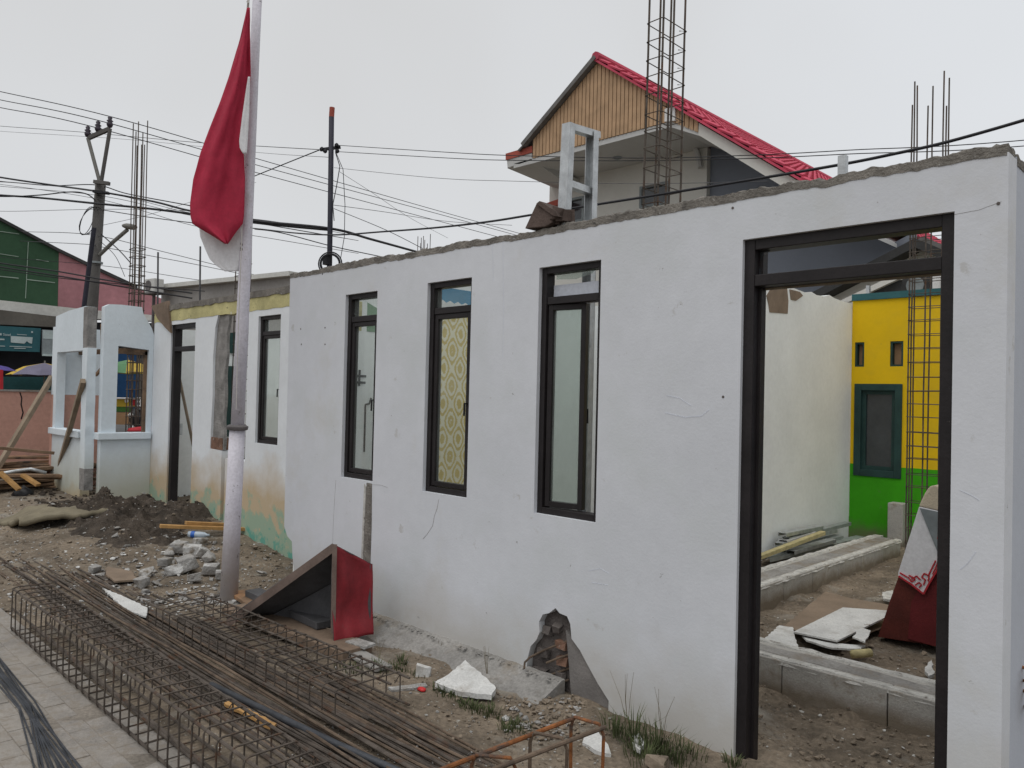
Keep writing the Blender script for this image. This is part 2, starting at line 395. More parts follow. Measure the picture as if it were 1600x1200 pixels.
    def build(self, name, m, parent=None, loc=None, smooth=False, bevel=0, recalc=True):
        off = Vector(OFF.get(parent.name, (0, 0, 0))) if parent else None
        if off is None:
            if loc is None:
                xs = [p.x for p in self.v]; ys = [p.y for p in self.v]; zs = [p.z for p in self.v]
                loc = ((min(xs) + max(xs)) / 2, (min(ys) + max(ys)) / 2, min(zs))
            off = Vector(loc)
        me = bpy.data.meshes.new(name)
        me.from_pydata([tuple(p - off) for p in self.v], [], self.f)
        if recalc:
            import bmesh
            bm = bmesh.new(); bm.from_mesh(me); bmesh.ops.recalc_face_normals(bm, faces=bm.faces); bm.to_mesh(me); bm.free()
        me.materials.append(MT[m] if isinstance(m, str) else m)
        if smooth: me.polygons.foreach_set('use_smooth', [True] * len(me.polygons))
        o = bpy.data.objects.new(name, me); COL.objects.link(o)
        if parent: o.parent = parent
        else: o.location = off
        OFF[o.name] = tuple(off)
        if bevel:
            md = o.modifiers.new('bevel', 'BEVEL'); md.width = bevel; md.segments = 2; md.limit_method = 'ANGLE'
        return o
OFF = {}
def tag(o, label, cat, group=None, kind=None):
    if label: o['label'] = label
    if cat: o['category'] = cat
    if group: o['group'] = group
    if kind: o['kind'] = kind
    return o
def thing(name, label, cat, loc, group=None):
    o = bpy.data.objects.new(name, None); COL.objects.link(o); o.location = loc; o.empty_display_size = .1
    OFF[o.name] = tuple(loc); return tag(o, label, cat, group)
def clone(o, parent, loc=None, rot=None):
    c = o.copy(); COL.objects.link(c); c.parent = parent
    if loc is not None: c.location = loc
    if rot is not None: c.rotation_euler = rot
    OFF[c.name] = OFF.get(o.name, (0, 0, 0)); return c
def fbm(x, y, s, o=4):
    return noise.fractal(Vector((x * s, y * s, 3.1)), 1.0, 2.0, o)
def sm(a, b, x):
    t = max(0, min(1, (x - a) / (b - a))); return t * t * (3 - 2 * t)

# ------------------------------------------------------------------ ground
Y0, Y1 = 3.467, 4.2            # main facade, left building facade
def gz(x, y):
    z = .20 * sm(-7.0, -9.6, x) * sm(1.6, 3.2, y) * sm(-30, -20, x)
    rough = max(sm(2.0, 2.5, y), sm(-6.3, -7.2, x) * sm(.3, 1.2, y)) * sm(-22, -16, x)
    z += rough * (.030 * fbm(x, y, 1.1) + .016 * fbm(x + 9, y, 4.5) + .008 * fbm(x, y + 5, 14, 3))
    if y > 3.55 and x > -6.1: z += -.03 + .045 * fbm(x, y + 3, 2.3) + .02 * fbm(x, y, 7)
    if y < 2.2: z += .004 * fbm(x, y, 3)
    return z
def axis(lo, hi, st, far):
    c = [float(q) for q in np.arange(lo, hi + 1e-6, st)]; a = [lo - (1.35 ** k) * st for k in range(1, 40) if (1.35 ** k) * st < far]; b = [hi + (1.35 ** k) * st for k in range(1, 40) if (1.35 ** k) * st < far]
    return sorted([lo - far] + a) + c + sorted(b + [hi + far])
xs = axis(-14.0, .5, .055, 300); ys = axis(.6, 10.4, .055, 300)
g = B(); nx, ny = len(xs), len(ys)
g.v = [Vector((x, y, gz(x, y) - .004)) for y in ys for x in xs]
g.f = [(j * nx + i, j * nx + i + 1, (j + 1) * nx + i + 1, (j + 1) * nx + i) for j in range(ny - 1) for i in range(nx - 1)]
tag(g.build('ground', 'dirt', loc=(0, 0, 0), smooth=True, recalc=False), 'bare brown dirt ground of the demolition site', None, kind='structure')

# paved strip in front (pavers picked apart)
pv = B().box(-9.5, -.2, -1.5, 1.56, -.06, .0045)
pave = pv.build('pavement', 'dust', loc=(0, 0, 0)); tag(pave, 'dusty block pavement beside the steel', None, kind='structure')
pm = {}
PW, PL = .105, .21
cnt = 0
for j in range(-9, 15):
    for i in range(0, 46):
        x = -8.2 + i * PL + (PL / 2 if j % 2 else 0); y = 0 + j * PW
        c = Vector((x + PL / 2, y + PW / 2, 0)) - CAM
        w = c.dot(_F)
        if w < 1: continue
        u, v = 800 + FPX * c.dot(_R) / w, 600 - FPX * c.dot(_U) / w
        if not (-40 < u < 640 and 900 < v < 1230) or y > 1.5: continue
        k = rnd.randrange(4)
        if k not in pm:
            q = B().box(-PL / 2 + .0015, PL / 2 - .0015, -PW / 2 + .0015, PW / 2 - .0015, 0, .014)
            o = q.build('paver', 'paver', pave, bevel=.003); pm[k] = o; o.location = (x + PL / 2, y + PW / 2, rnd.uniform(-.0105, -.006))
        else:
            o = clone(pm[k], pave, (x + PL / 2, y + PW / 2, rnd.uniform(-.0105, -.005)))
        o.rotation_euler = (rnd.uniform(-.012, .012), rnd.uniform(-.012, .012), rnd.uniform(-.015, .015)); cnt += 1
tag(B().box(-60, -16.5, -40, 60, .012, .10).build('road', 'road', loc=(0, 0, 0)), 'asphalt road beyond the pink wall', None, kind='structure')

# ------------------------------------------------------------------ main white wall
def XZ(pts, Y): return [(p[0], Y, p[1]) for p in pts]
def pxy(pts, Y): return [tuple(ony(u, v, Y)) for u, v in pts]
def pxx(pts, X): return [tuple(onx(u, v, X)) for u, v in pts]
TH = .13
wall = thing('white_wall', 'long roofless white painted wall with three dark windows and a doorway', 'wall', (-3.4, Y0, 0))
DX0, DX1, DZ = -1.852, -.928, 2.49
hole = [(812, 1100), (816, 1080), (822, 1052), (824, 1030), (829, 1010), (838, 1000), (843, 988), (842, 972), (848, 960), (858, 958), (868, 950), (874, 958), (886, 963), (891, 975), (893, 998), (906, 1016), (916, 1035), (934, 1068), (951, 1095), (950, 1130)]
hp = [(p[0], p[2]) for p in pxy(hole, Y0)]
outl = [(-5.90, -.3)] + [(hp[0][0], -.3)] + hp + [(hp[-1][0], -.3), (DX0, -.3), (DX0, DZ), (DX1, DZ), (DX1, -.3), (-.742, -.3)]
n_ = 60
top = []
for k in range(n_ + 1):
    x = -.742 + (-6.118 + .742) * k / n_
    top.append((x, 2.692))
outl += top
outl += [(p[0], p[2]) for p in pxy([(444, 822), (449, 838), (456, 846), (457, 870), (461, 905)], Y0)]
WN = [(-5.255, -4.832, 1.043, 2.478), (-4.243, -3.787, 1.032, 2.485), (-3.187, -2.716, 1.008, 2.487)]
holes = [XZ([(a, c), (b, c), (b, d), (a, d)], Y0) for a, b, c, d in WN]
B().prism(XZ(outl, Y0), (0, TH, 0), holes).build('plastered_wall', 'wall', wall)
# rough mortar along the top
def cap(parent, x0, x1, ya, yb, z, h, m='mortar', seed=0, lip=.003, n=None, axis='x'):
    """rough broken masonry edge: upright ragged face, uneven top"""
    b = B(); L = abs(x1 - x0); n = n or int(L / .014); prof = 8
    def nn(a, c, d): return noise.noise(Vector((a, c + seed * 3.7, d)))
    for i in range(n + 1):
        x = x0 + (x1 - x0) * i / n
        lowf = nn(x * 1.3, 0, 0); hf = nn(x * 9, 1, 0); vf = nn(x * 37, 2, 0)
        hh = h * max(.35, .8 + .35 * lowf + .22 * hf + .16 * vf)
        for j in range(prof):
            if j == 0: y, zz = ya - lip, z - .012 + .007 * hf + .006 * vf
            elif j == prof - 1: y, zz = yb + lip, z - .012
            else:
                t = (j - 1) / (prof - 3); y = ya - lip + (yb - ya + 2 * lip) * t
                if j == 1: y += .004 + .007 * nn(x * 21, 5, 1)
                zz = z + hh * (.8 if j in (1, prof - 2) else 1) + .010 * nn(x * 24, j * 2.3, 3) + .006 * nn(x * 60, j * 5.3, 4)
                zz = max(zz, z + .005)
            b.v.append(Vector((x, y, zz)) if axis == 'x' else Vector((y, x, zz)))
    b.f = [(i * prof + j, (i + 1) * prof + j, (i + 1) * prof + j + 1, i * prof + j + 1) for i in range(n) for j in range(prof - 1)]
    b.f += [tuple(range(prof)), tuple(n * prof + j for j in range(prof))]
    return b.build('mortar_cap', m, parent)
cap(wall, -6.118, -.748, Y0, Y0 + TH, 2.695, .052, seed=2)
# core of the broken hole: bricks and mortar behind, smooth grey patch on the right
core = pxy([(806, 1110), (812, 1060), (820, 1005), (838, 960), (868, 940), (900, 970), (925, 1025), (960, 1090), (958, 1140)], Y0 + .05)
B().prism(core, (0, .06, 0)).build('mortar_core', 'core', wall)
patch = pxy([(884, 985), (897, 1003), (920, 1038), (954, 1096), (952, 1135), (893, 1098), (889, 1040)], Y0 + .018)
B().prism(patch, (0, .03, 0)).build('smooth_mortar_patch', 'patchgrey', wall)
for k, (u, v, w, h) in enumerate([(879, 1008, .085, .055), (880, 1032, .09, .055), (878, 1056, .08, .05), (858, 985, .07, .06), (852, 1020, .10, .065), (846, 1050, .11, .06), (872, 980, .06, .05), (842, 1075, .11, .05)]):
    c = ony(u, v, Y0 + .035)
    B().chunk(c, w / 2, .03, h / 2, 40 + k, rot=rnd.uniform(-.12, .12)).build('brick', 'brick' if k in (0, 1) else 'core', wall)
for pts in ([(893, 999), (850, 1016), (828, 1027), (820, 1035), (819, 1045)], [(890, 1022), (868, 1030), (853, 1036)], [(890, 1044), (850, 1058), (826, 1064), (813, 1064), (812, 1058)], [(889, 1062), (866, 1070), (846, 1077)]):
    n = len(pts); P = [ony(u, v, Y0 + .04 - .10 * (i / (n - 1)) ** .8) for i, (u, v) in enumerate(pts)]
    B().tube(P, .0065, 7).build('exposed_rebar', 'rustlight', wall)
# exposed cement conduit strip below the first window
c0, c1 = ony(577, 757, Y0), ony(583, 960, Y0)
B().prism(XZ([(c0.x - .03, 1.03), (c0.x + .035, 1.03), (c0.x + .045, .7), (c0.x + .04, .3), (c0.x + .10, -.1), (c0.x - .03, -.1), (c0.x - .045, .5)], Y0 - .004), (0, .02, 0)).build('cement_conduit_patch', 'mortar', wall)
B().prism(XZ([(c0.x - .058, 1.02), (c0.x - .036, 1.0), (c0.x - .05, .5), (c0.x - .036, .05), (c0.x - .062, .05), (c0.x - .07, .5)], Y0 - .006), (0, .02, 0)).build('conduit_edge', 'paleredge', wall)
# hairline crack and scuffs
def ribbon(b, pts, Y, w):
    P = [ony(u, v, Y) for u, v in pts]
    for a, c in zip(P, P[1:]): b.beam(a, c, w, .004, up=(0, 1, 0))
cb = B(); ribbon(cb, [(686, 780), (683, 795), (679, 806), (676, 822), (668, 834), (661, 842)], Y0 + .0005, .0016); ribbon(cb, [(525, 750), (523, 780), (521, 815), (520, 850)], Y0 + .0008, .001)
ribbon(cb, [(581, 757), (596, 758), (606, 762)], Y0 + .0005, .0012); ribbon(cb, [(1492, 335), (1530, 328), (1565, 315)], Y0 + .001, .0008)
cb.build('hairline_crack', 'concrete', wall)
sf = B()
for pts, w_ in (([(1042, 618), (1062, 622), (1080, 634)], .004), ([(1040, 645), (1070, 652), (1096, 650), (1108, 640)], .005), ([(920, 892), (938, 888), (952, 896)], .003), ([(925, 910), (950, 914)], .003), ([(1500, 890), (1512, 880), (1525, 862)], .003), ([(1500, 766), (1520, 775), (1530, 782)], .003), ([(786, 376), (787, 470), (786, 560)], .0016), ([(770, 380), (771, 440)], .0014)):
    ribbon(sf, pts, Y0 + .001, w_)
sf.build('scuff_mark', 'reveal', wall)
# anchor holes
hb = B()
for u, v in [(470, 514), (508, 512), (471, 538), (508, 538), (504, 428), (1145, 325), (1130, 620), (1560, 318)]:
    p = ony(u, v, Y0); hb.lathe(p - Vector((0, .002, 0)), (0, 1, 0), [(0, .007), (.006, .006)], 7)
hb.build('anchor_hole', 'core', wall)
# sloped cement plinth at the foot
pl = B(); N = 60; prof = [(3.475, .085), (3.44, .082), (3.40, .06), (3.24, .0), (3.22, -.05), (3.475, -.05)]
xa, xb = -4.75, -2.92
for i in range(N + 1):
    x = xa + (xb - xa) * i / N
    for j, (y, z) in enumerate(prof):
        a = .012 if j in (0, 1, 2) else .02 if j == 3 else 0
        pl.v.append(Vector((x, y + (a * noise.noise(Vector((x * 11, j, 0))) if j else 0), z + a * .8 * noise.noise(Vector((x * 14, j, 5))))))
k = len(prof)
pl.f = [(i * k + j, (i + 1) * k + j, (i + 1) * k + (j + 1) % k, i * k + (j + 1) % k) for i in range(N) for j in range(k)] + [tuple(range(k)), tuple(N * k + j for j in range(k))]
pl.build('cement_plinth', 'concrete', wall)
eb = B()
for i in range(200):
    x = rnd.uniform(xa, xb); sz = rnd.uniform(.003, .011) * rnd.choice((.6, 1, 1.3)); eb.rock((x, 3.43 + rnd.gauss(0, .018), .080), sz * 1.6, sz, sz * .6, i)
o = eb.build('plaster_crumbs', 'concrete', wall); o['kind'] = 'stuff'

# return wall at the right end
ret = thing('side_wall', 'white end wall turning back from the doorway corner, rusty bars at its foot', 'wall', (-.80, 5, 0))
B().prism([(-.742, Y0 + TH, -.3), (-.742, 7.2, -.3), (-.742, 7.2, 2.6), (-.742, 5.2, 2.66), (-.742, 4.2, 2.70), (-.742, Y0 + TH, 2.705)], (-.13, 0, 0)).build('plastered_wall', 'sideshade', ret)
cap(ret, Y0 + TH + .004, 7.19, -.872, -.742, 2.68, .05, seed=5, axis='y')
hk = onx(1590, 1135, -.742)
for k, dz in enumerate((0, .07)):
    a = Vector((-.76, hk.y + .09 + dz * .3, .64 - dz)); b_ = Vector((-.70, hk.y + .01, .635 - dz * .4))
    B().tube([a, b_ + Vector((.01, .02, 0)), b_ + Vector((.02, -.01 + dz * .2, -.02)), b_ + Vector((.02, -.012 + dz * .2, -.09)), b_ + Vector((.01, .02, -.13)), a + Vector((.02, 0, -.10))], .0065, 7).build('exposed_rebar', 'orange', ret)

# ------------------------------------------------------------------ windows and door frame (fixed in the wall: parts of it)
def frame_rect(b, x0, x1, z0, z1, y0, y1, w):
    b.box(x0, x0 + w, y0, y1, z0, z1); b.box(x1 - w, x1, y0, y1, z0, z1)
    b.box(x0 + w, x1 - w, y0, y1, z0, z0 + w); b.box(x0 + w, x1 - w, y0, y1, z1 - w, z1); return b
def rotz(b, piv, a):
    c, s = math.cos(a), math.sin(a)
    for p in b.v:
        dx, dy = p.x - piv[0], p.y - piv[1]; p.x = piv[0] + c * dx - s * dy; p.y = piv[1] + s * dx + c * dy
    return b
def window(parent, x0, x1, z0, z1, Yf, m='frame', glass='glass', swing=0, sx=None, tr=True, dep=.075, gl_tr=True, label=None, w=.042):
    e = .004; ya, yb = Yf + .028, Yf + .028 + dep
    b = frame_rect(B(), x0 - e, x1 + e, z0 - e, z1 + e, ya, yb, w)
    zt = z1 - .175 * (z1 - z0) / 1.45
    b.box(x0 + w, x1 - w, ya + .004, yb - .004, zt - .045, zt)
    root = b.build('window', m, parent, bevel=.003)
    if label: root['label'] = label
    # glazing beads, stepped in from the frame
    zi0, zi1 = z0 + w, zt - .045
    xi0, xi1 = x0 + w + .002, (sx if sx else x1 - w - .002)
    s = frame_rect(B(), xi0, xi1, zi0 + .002, zi1 - .002, ya + .012, ya + .052, .032)
    gp = B().box(xi0 + .03, xi1 - .03, ya + .029, ya + .034, zi0 + .03, zi1 - .03)
    hd = B().tube([(xi1 - .016, ya + .012, (zi0 + zi1) / 2 - .02), (xi1 - .016, ya - .012, (zi0 + zi1) / 2 - .015), (xi1 - .016, ya - .014, (zi0 + zi1) / 2 - .10)], .007, 6) if not swing else \
        B().tube([(xi1 - .016, ya + .05, (zi0 + zi1) / 2 - .02), (xi1 - .012, ya + .075, (zi0 + zi1) / 2 - .015), (xi1 - .01, ya + .075, (zi0 + zi1) / 2 - .10)], .007, 6)
    if swing:
        for q in (s, gp, hd): rotz(q, (xi0, ya + .04), swing)
    s.build('sash', m, root, bevel=.002); gp.build('pane', glass, root); hd.build('handle', 'black', root)
    if gl_tr:
        B().box(x0 + w - .002, x1 - w + .002, ya + .034, ya + .039, zt - .002, z1 - w + .002).build('pane', 'glass', root)
    return root
window(wall, *WN[0], Y0)
window(wall, *WN[1], Y0)
w3 = window(wall, *WN[2], Y0, glass='glass3', swing=math.radians(9), sx=-2.885, gl_tr=False)
B().prism(XZ([(-3.10, 2.45), (-3.10, 2.415), (-2.95, 2.405), (-2.83, 2.428), (-2.80, 2.45)], Y0 + .06), (0, .004, 0)).build('broken_pane', 'glass3', w3)
B().box(-3.14, -2.765, Y0 + .085, Y0 + .09, 2.26, 2.385).build('transom_board', 'reveal', w3)
# door frame
df = B(); ya, yb = Y0 + .022, Y0 + .122; w = .052; e = .004
df.box(DX0 - e, DX0 + w, ya, yb, -.06, DZ + e); df.box(DX1 - w, DX1 + e, ya, yb, -.06, DZ + e)
df.box(DX0 + w, DX1 - w, ya + .002, yb - .002, DZ - w, DZ + e); df.box(DX0 + w, DX1 - w, ya + .002, yb - .002, 2.262, 2.318)
door = df.build('door_frame', 'frame', wall, bevel=.004)
db = B(); db.box(DX0 + w, DX0 + w + .014, ya + .05, yb - .004, -.05, 2.262); db.box(DX1 - w - .014, DX1 - w, ya + .05, yb - .004, -.05, 2.262)
db.box(DX0 + w, DX0 + w + .02, ya + .05, yb - .004, 2.318, DZ - w)
db.build('door_stop', 'frame', door)
B().box(DX0 + w + .014, DX1 - w - .014, yb - .012, yb - .003, 2.252, 2.264).build('raw_strip', 'frame_wood', door)
sh = B(); sh.prism(XZ([(DX0 + w, 2.44), (DX0 + w + .06, 2.44), (DX0 + w + .02, 2.415), (DX0 + w + .008, 2.39)], Y0 + .07), (0, .004, 0))
sh.prism(XZ([(DX0 + w, 2.36), (DX0 + w + .012, 2.35), (DX0 + w + .006, 2.335), (DX0 + w + .016, 2.318), (DX0 + w, 2.318)], Y0 + .07), (0, .004, 0))
sh.build('glass_shard', 'darkglass', door)

# ------------------------------------------------------------------ rooms behind the wall
part = thing('partition_wall', 'inner white partition with yellow damask wallpaper, seen through the windows', 'wall', (-6.1, 6.3, 0))
XP = -6.04
B().prism([(XP, Y0 + TH, -.3), (XP, 9.6, -.3), (XP, 9.6, 2.82), (XP, 8, 2.86), (XP, 5.2, 2.86), (XP, 4.4, 2.84), (XP, Y0 + TH, 2.62)], (-.12, 0, 0)).build('plastered_wall', 'inner', part)
a, b_ = onx(676, 600, XP), onx(752, 600, XP)
B().prism([(XP + .004, a.y, .2), (XP + .004, b_.y, .2), (XP + .004, b_.y, 2.52), (XP + .004, a.y, 2.52)], (-.006, 0, 0)).build('wallpaper_panel', 'paper', part)
B().prism([(XP + .005, a.y - .06, 2.54), (XP + .005, b_.y + .1, 2.54), (XP + .005, b_.y + .1, 2.80), (XP + .005, a.y - .06, 2.80)], (-.007, 0, 0)).build('banner_strip', 'bannerb', part)
B().prism([(XP + .009, a.y - .06, 2.54), (XP + .009, b_.y, 2.54), (XP + .009, b_.y, 2.64)] + [(XP + .009, b_.y + (a.y - .06 - b_.y) * k / 14, 2.645 + .025 * (k % 2)) for k in range(1, 14)] + [(XP + .009, a.y - .06, 2.64)], (-.004, 0, 0)).build('banner_print', 'stallw', part)
gb = B()
def onp(u, v): return onx(u, v, XP + .003)
for u0, v0, u1, v1 in [(550, 577, 549, 604), (562, 578, 561, 603), (548, 587, 572, 588), (547, 597, 571, 598)]:
    gb.beam(onp(u0, v0), onp(u1, v1), .022, .006, up=(1, 0, 0))
for u0, v0, u1, v1 in [(571, 632, 569, 706), (571, 632, 577, 631), (577, 631, 580, 622)]:
    gb.beam(onp(u0, v0), onp(u1, v1), .016, .006, up=(1, 0, 0))
gb.build('graffiti_stroke', 'graffiti', part)
p0 = onp(549, 470); p1 = onp(566, 470); p2 = onp(592, 470)
B().prism([(XP + .004, p0.y, 2.28), (XP + .004, p1.y, 2.28), (XP + .004, p1.y, 2.55), (XP + .004, p0.y, 2.55)], (-.006, 0, 0)).build('old_yellow_patch', 'oldyellow', part)
B().prism([(XP + .004, p1.y + .06, 2.28), (XP + .004, p2.y, 2.28), (XP + .004, p2.y, 2.5), (XP + .004, p1.y + .06, 2.55)], (-.006, 0, 0)).build('old_green_patch', 'umbg', part)

XI = ony(1329, 650, 10.45).x
iw = thing('inner_white_wall', 'tall white inner wall with ragged torn top, beside the yellow and green wall', 'wall', (XI, 8, 0))
tq = [onx(u, v, XI) for u, v in ((1322, 472), (1312, 469), (1304, 466), (1296, 461), (1288, 463), (1276, 461), (1268, 456), (1258, 457), (1250, 454), (1240, 450), (1228, 452), (1212, 449), (1200, 451), (1186, 449))]
tp = [(10.44, tq[0].z)] + [(q.y, q.z) for q in tq] + [(5.9, tq[-1].z)]
tp_old = [(10.44, 2.78), (10.0, 2.80), (9.7, 2.80), (9.5, 2.84), (9.3, 2.83), (9.1, 2.88), (8.95, 2.84), (8.8, 2.82), (8.7, 2.86), (8.5, 2.88), (8.3, 2.86), (8.0, 2.86), (7.0, 2.85), (5.9, 2.78)]
B().prism([(XI, 5.9, -.3), (XI, 10.44, -.3)] + [(XI, y, z) for y, z in tp], (-.12, 0, 0)).build('plastered_wall', 'inner', iw)
tb = B()
for pts in ([(1198, 462), (1204, 452), (1230, 450), (1232, 470), (1231, 490), (1203, 488), (1201, 475)], [(1234, 452), (1250, 456), (1255, 462), (1244, 470), (1236, 468)]):
    tb.prism(pxx(pts, XI + .006), (-.02, 0, 0))
tb.build('torn_patch', 'brownsheet', iw)

# yellow / green wall
YY = 10.45
yg = thing('yellow_green_wall', 'neighbour wall painted yellow above and bright green below, dark green window', 'wall', (-2.4, YY, 0))
zs_ = ony(1405, 730, YY).z
zt_ = ony(1400, 466, YY).z
x0_, x1_ = XI + .002, 1.2
wx0, wx1 = ony(1336, 670, YY).x, ony(1408, 670, YY).x
wz0, wz1 = ony(1370, 744, YY).z, ony(1370, 601, YY).z
v1 = [ony(1336, 535, YY), ony(1350, 573, YY)]; v2 = [ony(1391, 534, YY), ony(1411, 573, YY)]
vz0, vz1 = v1[1].z, v1[0].z
hs_ = [XZ([(wx0, zs_ + .002), (wx1, zs_ + .002), (wx1, wz1), (wx0, wz1)], YY)] if wz0 > zs_ else []
up_ = [(x0_, zs_ - .03), (wx0, zs_ - .03), (wx0, wz1), (wx1, wz1), (wx1, zs_ - .03), (x1_, zs_ - .03), (x1_, zt_), (x0_, zt_)]
B().prism(XZ(up_, YY), (0, .15, 0), [XZ([(v[0].x, vz0), (v[1].x, vz0), (v[1].x, vz1), (v[0].x, vz1)], YY) for v in (v1, v2)]).build('yellow_plaster', 'yellow', yg)
lo_ = [(x0_, -.3), (x1_, -.3)] + [(x1_ + (wx1 - x1_) * k / 60, zs_ + .006 * noise.noise(Vector((k * .31, 0, 0))) + .004 * noise.noise(Vector((k * 1.3, 2, 0)))) for k in range(61)] + [(wx1, wz0), (wx0, wz0), (wx0, zs_), (x0_, zs_ + .004)]
B().prism(XZ(lo_, YY - .003), (0, .14, 0)).build('green_plaster', 'green', yg)
B().box(x0_, x1_, YY - .03, YY + .18, zt_ + .001, zt_ + .085).build('teal_beam', 'teal', yg)
for v in (v1, v2):
    f_ = frame_rect(B(), v[0].x, v[1].x, vz0, vz1, YY + .01, YY + .12, .025).build('vent', 'dkgreen', yg)
    B().box(v[0].x + .02, v[1].x - .02, YY + .09, YY + .10, vz0 + .02, vz1 - .02).build('vent_board', 'cardboard', f_)
f_ = frame_rect(B(), wx0 - .01, wx1 + .01, wz0 - .01, wz1 + .01, YY - .02, YY + .13, .085).build('window', 'dkgreen', yg, bevel=.004)
frame_rect(B(), wx0 + .075, wx1 - .075, wz0 + .075, wz1 - .075, YY + .03, YY + .09, .05).build('sash', 'dkgreen', f_)
B().box(wx0 + .11, wx1 - .11, YY + .055, YY + .06, wz0 + .11, wz1 - .11).build('pane', 'darkglass', f_)

# ------------------------------------------------------------------ low block foundations inside
fnd = thing('block_kerb', 'low grey aerated block footing just inside the doorway', 'footing', (-2.3, 4.6, 0))
BL = .6
for i in range(5):
    x = -3.90 + i * BL
    o = B().box(x + .003, x + BL - .003, 4.5, 4.6, -.10, .165).build('block', 'aac', fnd, bevel=.005)
    o = B().box(x + .30 + .003, min(x + BL + .30 - .003, -.88), 4.72, 4.82, -.10, .165).build('block', 'aac', fnd, bevel=.005)
def lumpstrip(parent, x0, x1, ya, yb, z, m, axis='x', seed=0, amp=.012, nm='mortar_bed'):
    b = B(); n = int(abs(x1 - x0) / .04); pr = 6
    for i in range(n + 1):
        t = x0 + (x1 - x0) * i / n
        for j in range(pr):
            y = ya + (yb - ya) * j / (pr - 1) + .015 * noise.noise(Vector((t * 8, j, seed)))
            zz = z + amp * noise.noise(Vector((t * 7, y * 12, seed))) - (.03 if j in (0, pr - 1) else 0)
            b.v.append(Vector((t, y, zz)) if axis == 'x' else Vector((y, t, zz)))
    b.f = [(i * pr + j, (i + 1) * pr + j, (i + 1) * pr + j + 1, i * pr + j + 1) for i in range(n) for j in range(pr - 1)]
    return b.build(nm, m, parent)
lumpstrip(fnd, -3.8, -.9, 4.56, 4.76, .168, 'concrete', seed=3)
lumpstrip(fnd, -3.8, -.9, 4.50, 4.57, .172, 'paleredge', seed=4, amp=.006, nm='mortar_edge')
lumpstrip(fnd, -3.8, -.9, 4.75, 4.84, .172, 'paleredge', seed=6, amp=.01, nm='mortar_edge')
fn2 = thing('block_kerb', 'grey block footing running back along the white inner wall to the green wall', 'footing', (-3.2, 7.3, 0))
for i in range(8):
    y = 4.86 + i * BL
    B().box(-3.20, -3.10, y + .003, y + BL - .003, -.10, .15).build('block', 'aac', fn2, bevel=.005)
    B().box(-3.46, -3.36, y + .2 + .003, y + BL + .2 - .003, -.10, .15).build('block', 'aac', fn2, bevel=.005)
lumpstrip(fn2, 4.88, 9.7, -3.40, -3.16, .152, 'concrete', 'y', 7)
lumpstrip(fn2, 4.88, 9.7, -3.18, -3.095, .157, 'paleredge', 'y', 8, .008, 'mortar_edge')
lumpstrip(fn2, 4.88, 9.7, -3.47, -3.38, .157, 'paleredge', 'y', 9, .01, 'mortar_edge')
bp = onz(1402, 836, .1)
tag(B().box(bp.x - .09, bp.x + .09, bp.y - .09, bp.y + .09, -.05, .50).build('block_post', 'aac', bevel=.008), 'short upright grey block post in front of the green wall', 'block')

# ------------------------------------------------------------------ left building
lb = thing('stained_wall', 'lower white wall with beige and green stained base, next to the guard booth', 'wall', (-8.5, Y1, 0))
dl, dr = ony(265, 600, Y1).x, ony(303, 600, Y1).x
dh = 2.55
wl, wr_ = ony(401, 600, Y1).x, ony(436, 600, Y1).x
wz = (1.13, 2.53)
gl_, gm, gr = ony(331, 600, Y1).x, ony(350, 600, Y1).x, ony(386, 600, Y1).x
zz = lambda v, u=350: ony(u, v, Y1).z
ou = [(-11.0, -.3), (dl, -.3), (dl, dh), (dr, dh), (dr, -.3), (gm, -.3), (gm + .0, zz(810)), (gm - .01, zz(705)), (gl_, zz(704)), (gl_ + .03, zz(620)), (gl_ + .01, zz(560)), (gl_ + .05, zz(510)), (gl_ + .12, zz(490)), (gm + .02, zz(478)), (gm + .1, zz(466)),
      (gr, zz(466)), (gr, zz(716)), (gm + .09, zz(716)), (gm + .08, -.3), (-6.17, -.3), (-6.17, 2.70), (-11.0, 2.70)]
B().prism(XZ(ou, Y1), (0, .13, 0), [XZ([(wl, wz[0]), (wr_, wz[0]), (wr_, wz[1]), (wl, wz[1])], Y1)]).build('plastered_wall', 'wall2', lb)
# bare column edge in the gap
cbm = B(); N = 26
z0_, z1_ = zz(704), zz(488)
for i in range(N + 1):
    t = i / N; z = z0_ + (z1_ - z0_) * t
    a = gl_ - .01 + .025 * noise.noise(Vector((z * 5, 1, 0))); c = gm + .0 + .03 * noise.noise(Vector((z * 4, 7, 0))) + (.05 * sm(.7, 1, t))
    for x, y in ((a, Y1 + .03), (c, Y1 + .015 + .012 * noise.noise(Vector((z * 9, 3, 0)))), (c, Y1 + .05), (a, Y1 + .05)): cbm.v.append(Vector((x, y, z)))
cbm.f = [(i * 4 + j, i * 4 + (j + 1) % 4, i * 4 + 4 + (j + 1) % 4, i * 4 + 4 + j) for i in range(N) for j in range(4)] + [(0, 1, 2, 3), tuple(N * 4 + j for j in range(4))]
cbm.build('bare_column_edge', 'raw', lb)
B().box(gl_ - .005, gm - .02, Y1 + .01, Y1 + .09, z0_ - .0, z0_ + .14).build('brick', 'brick', lb)
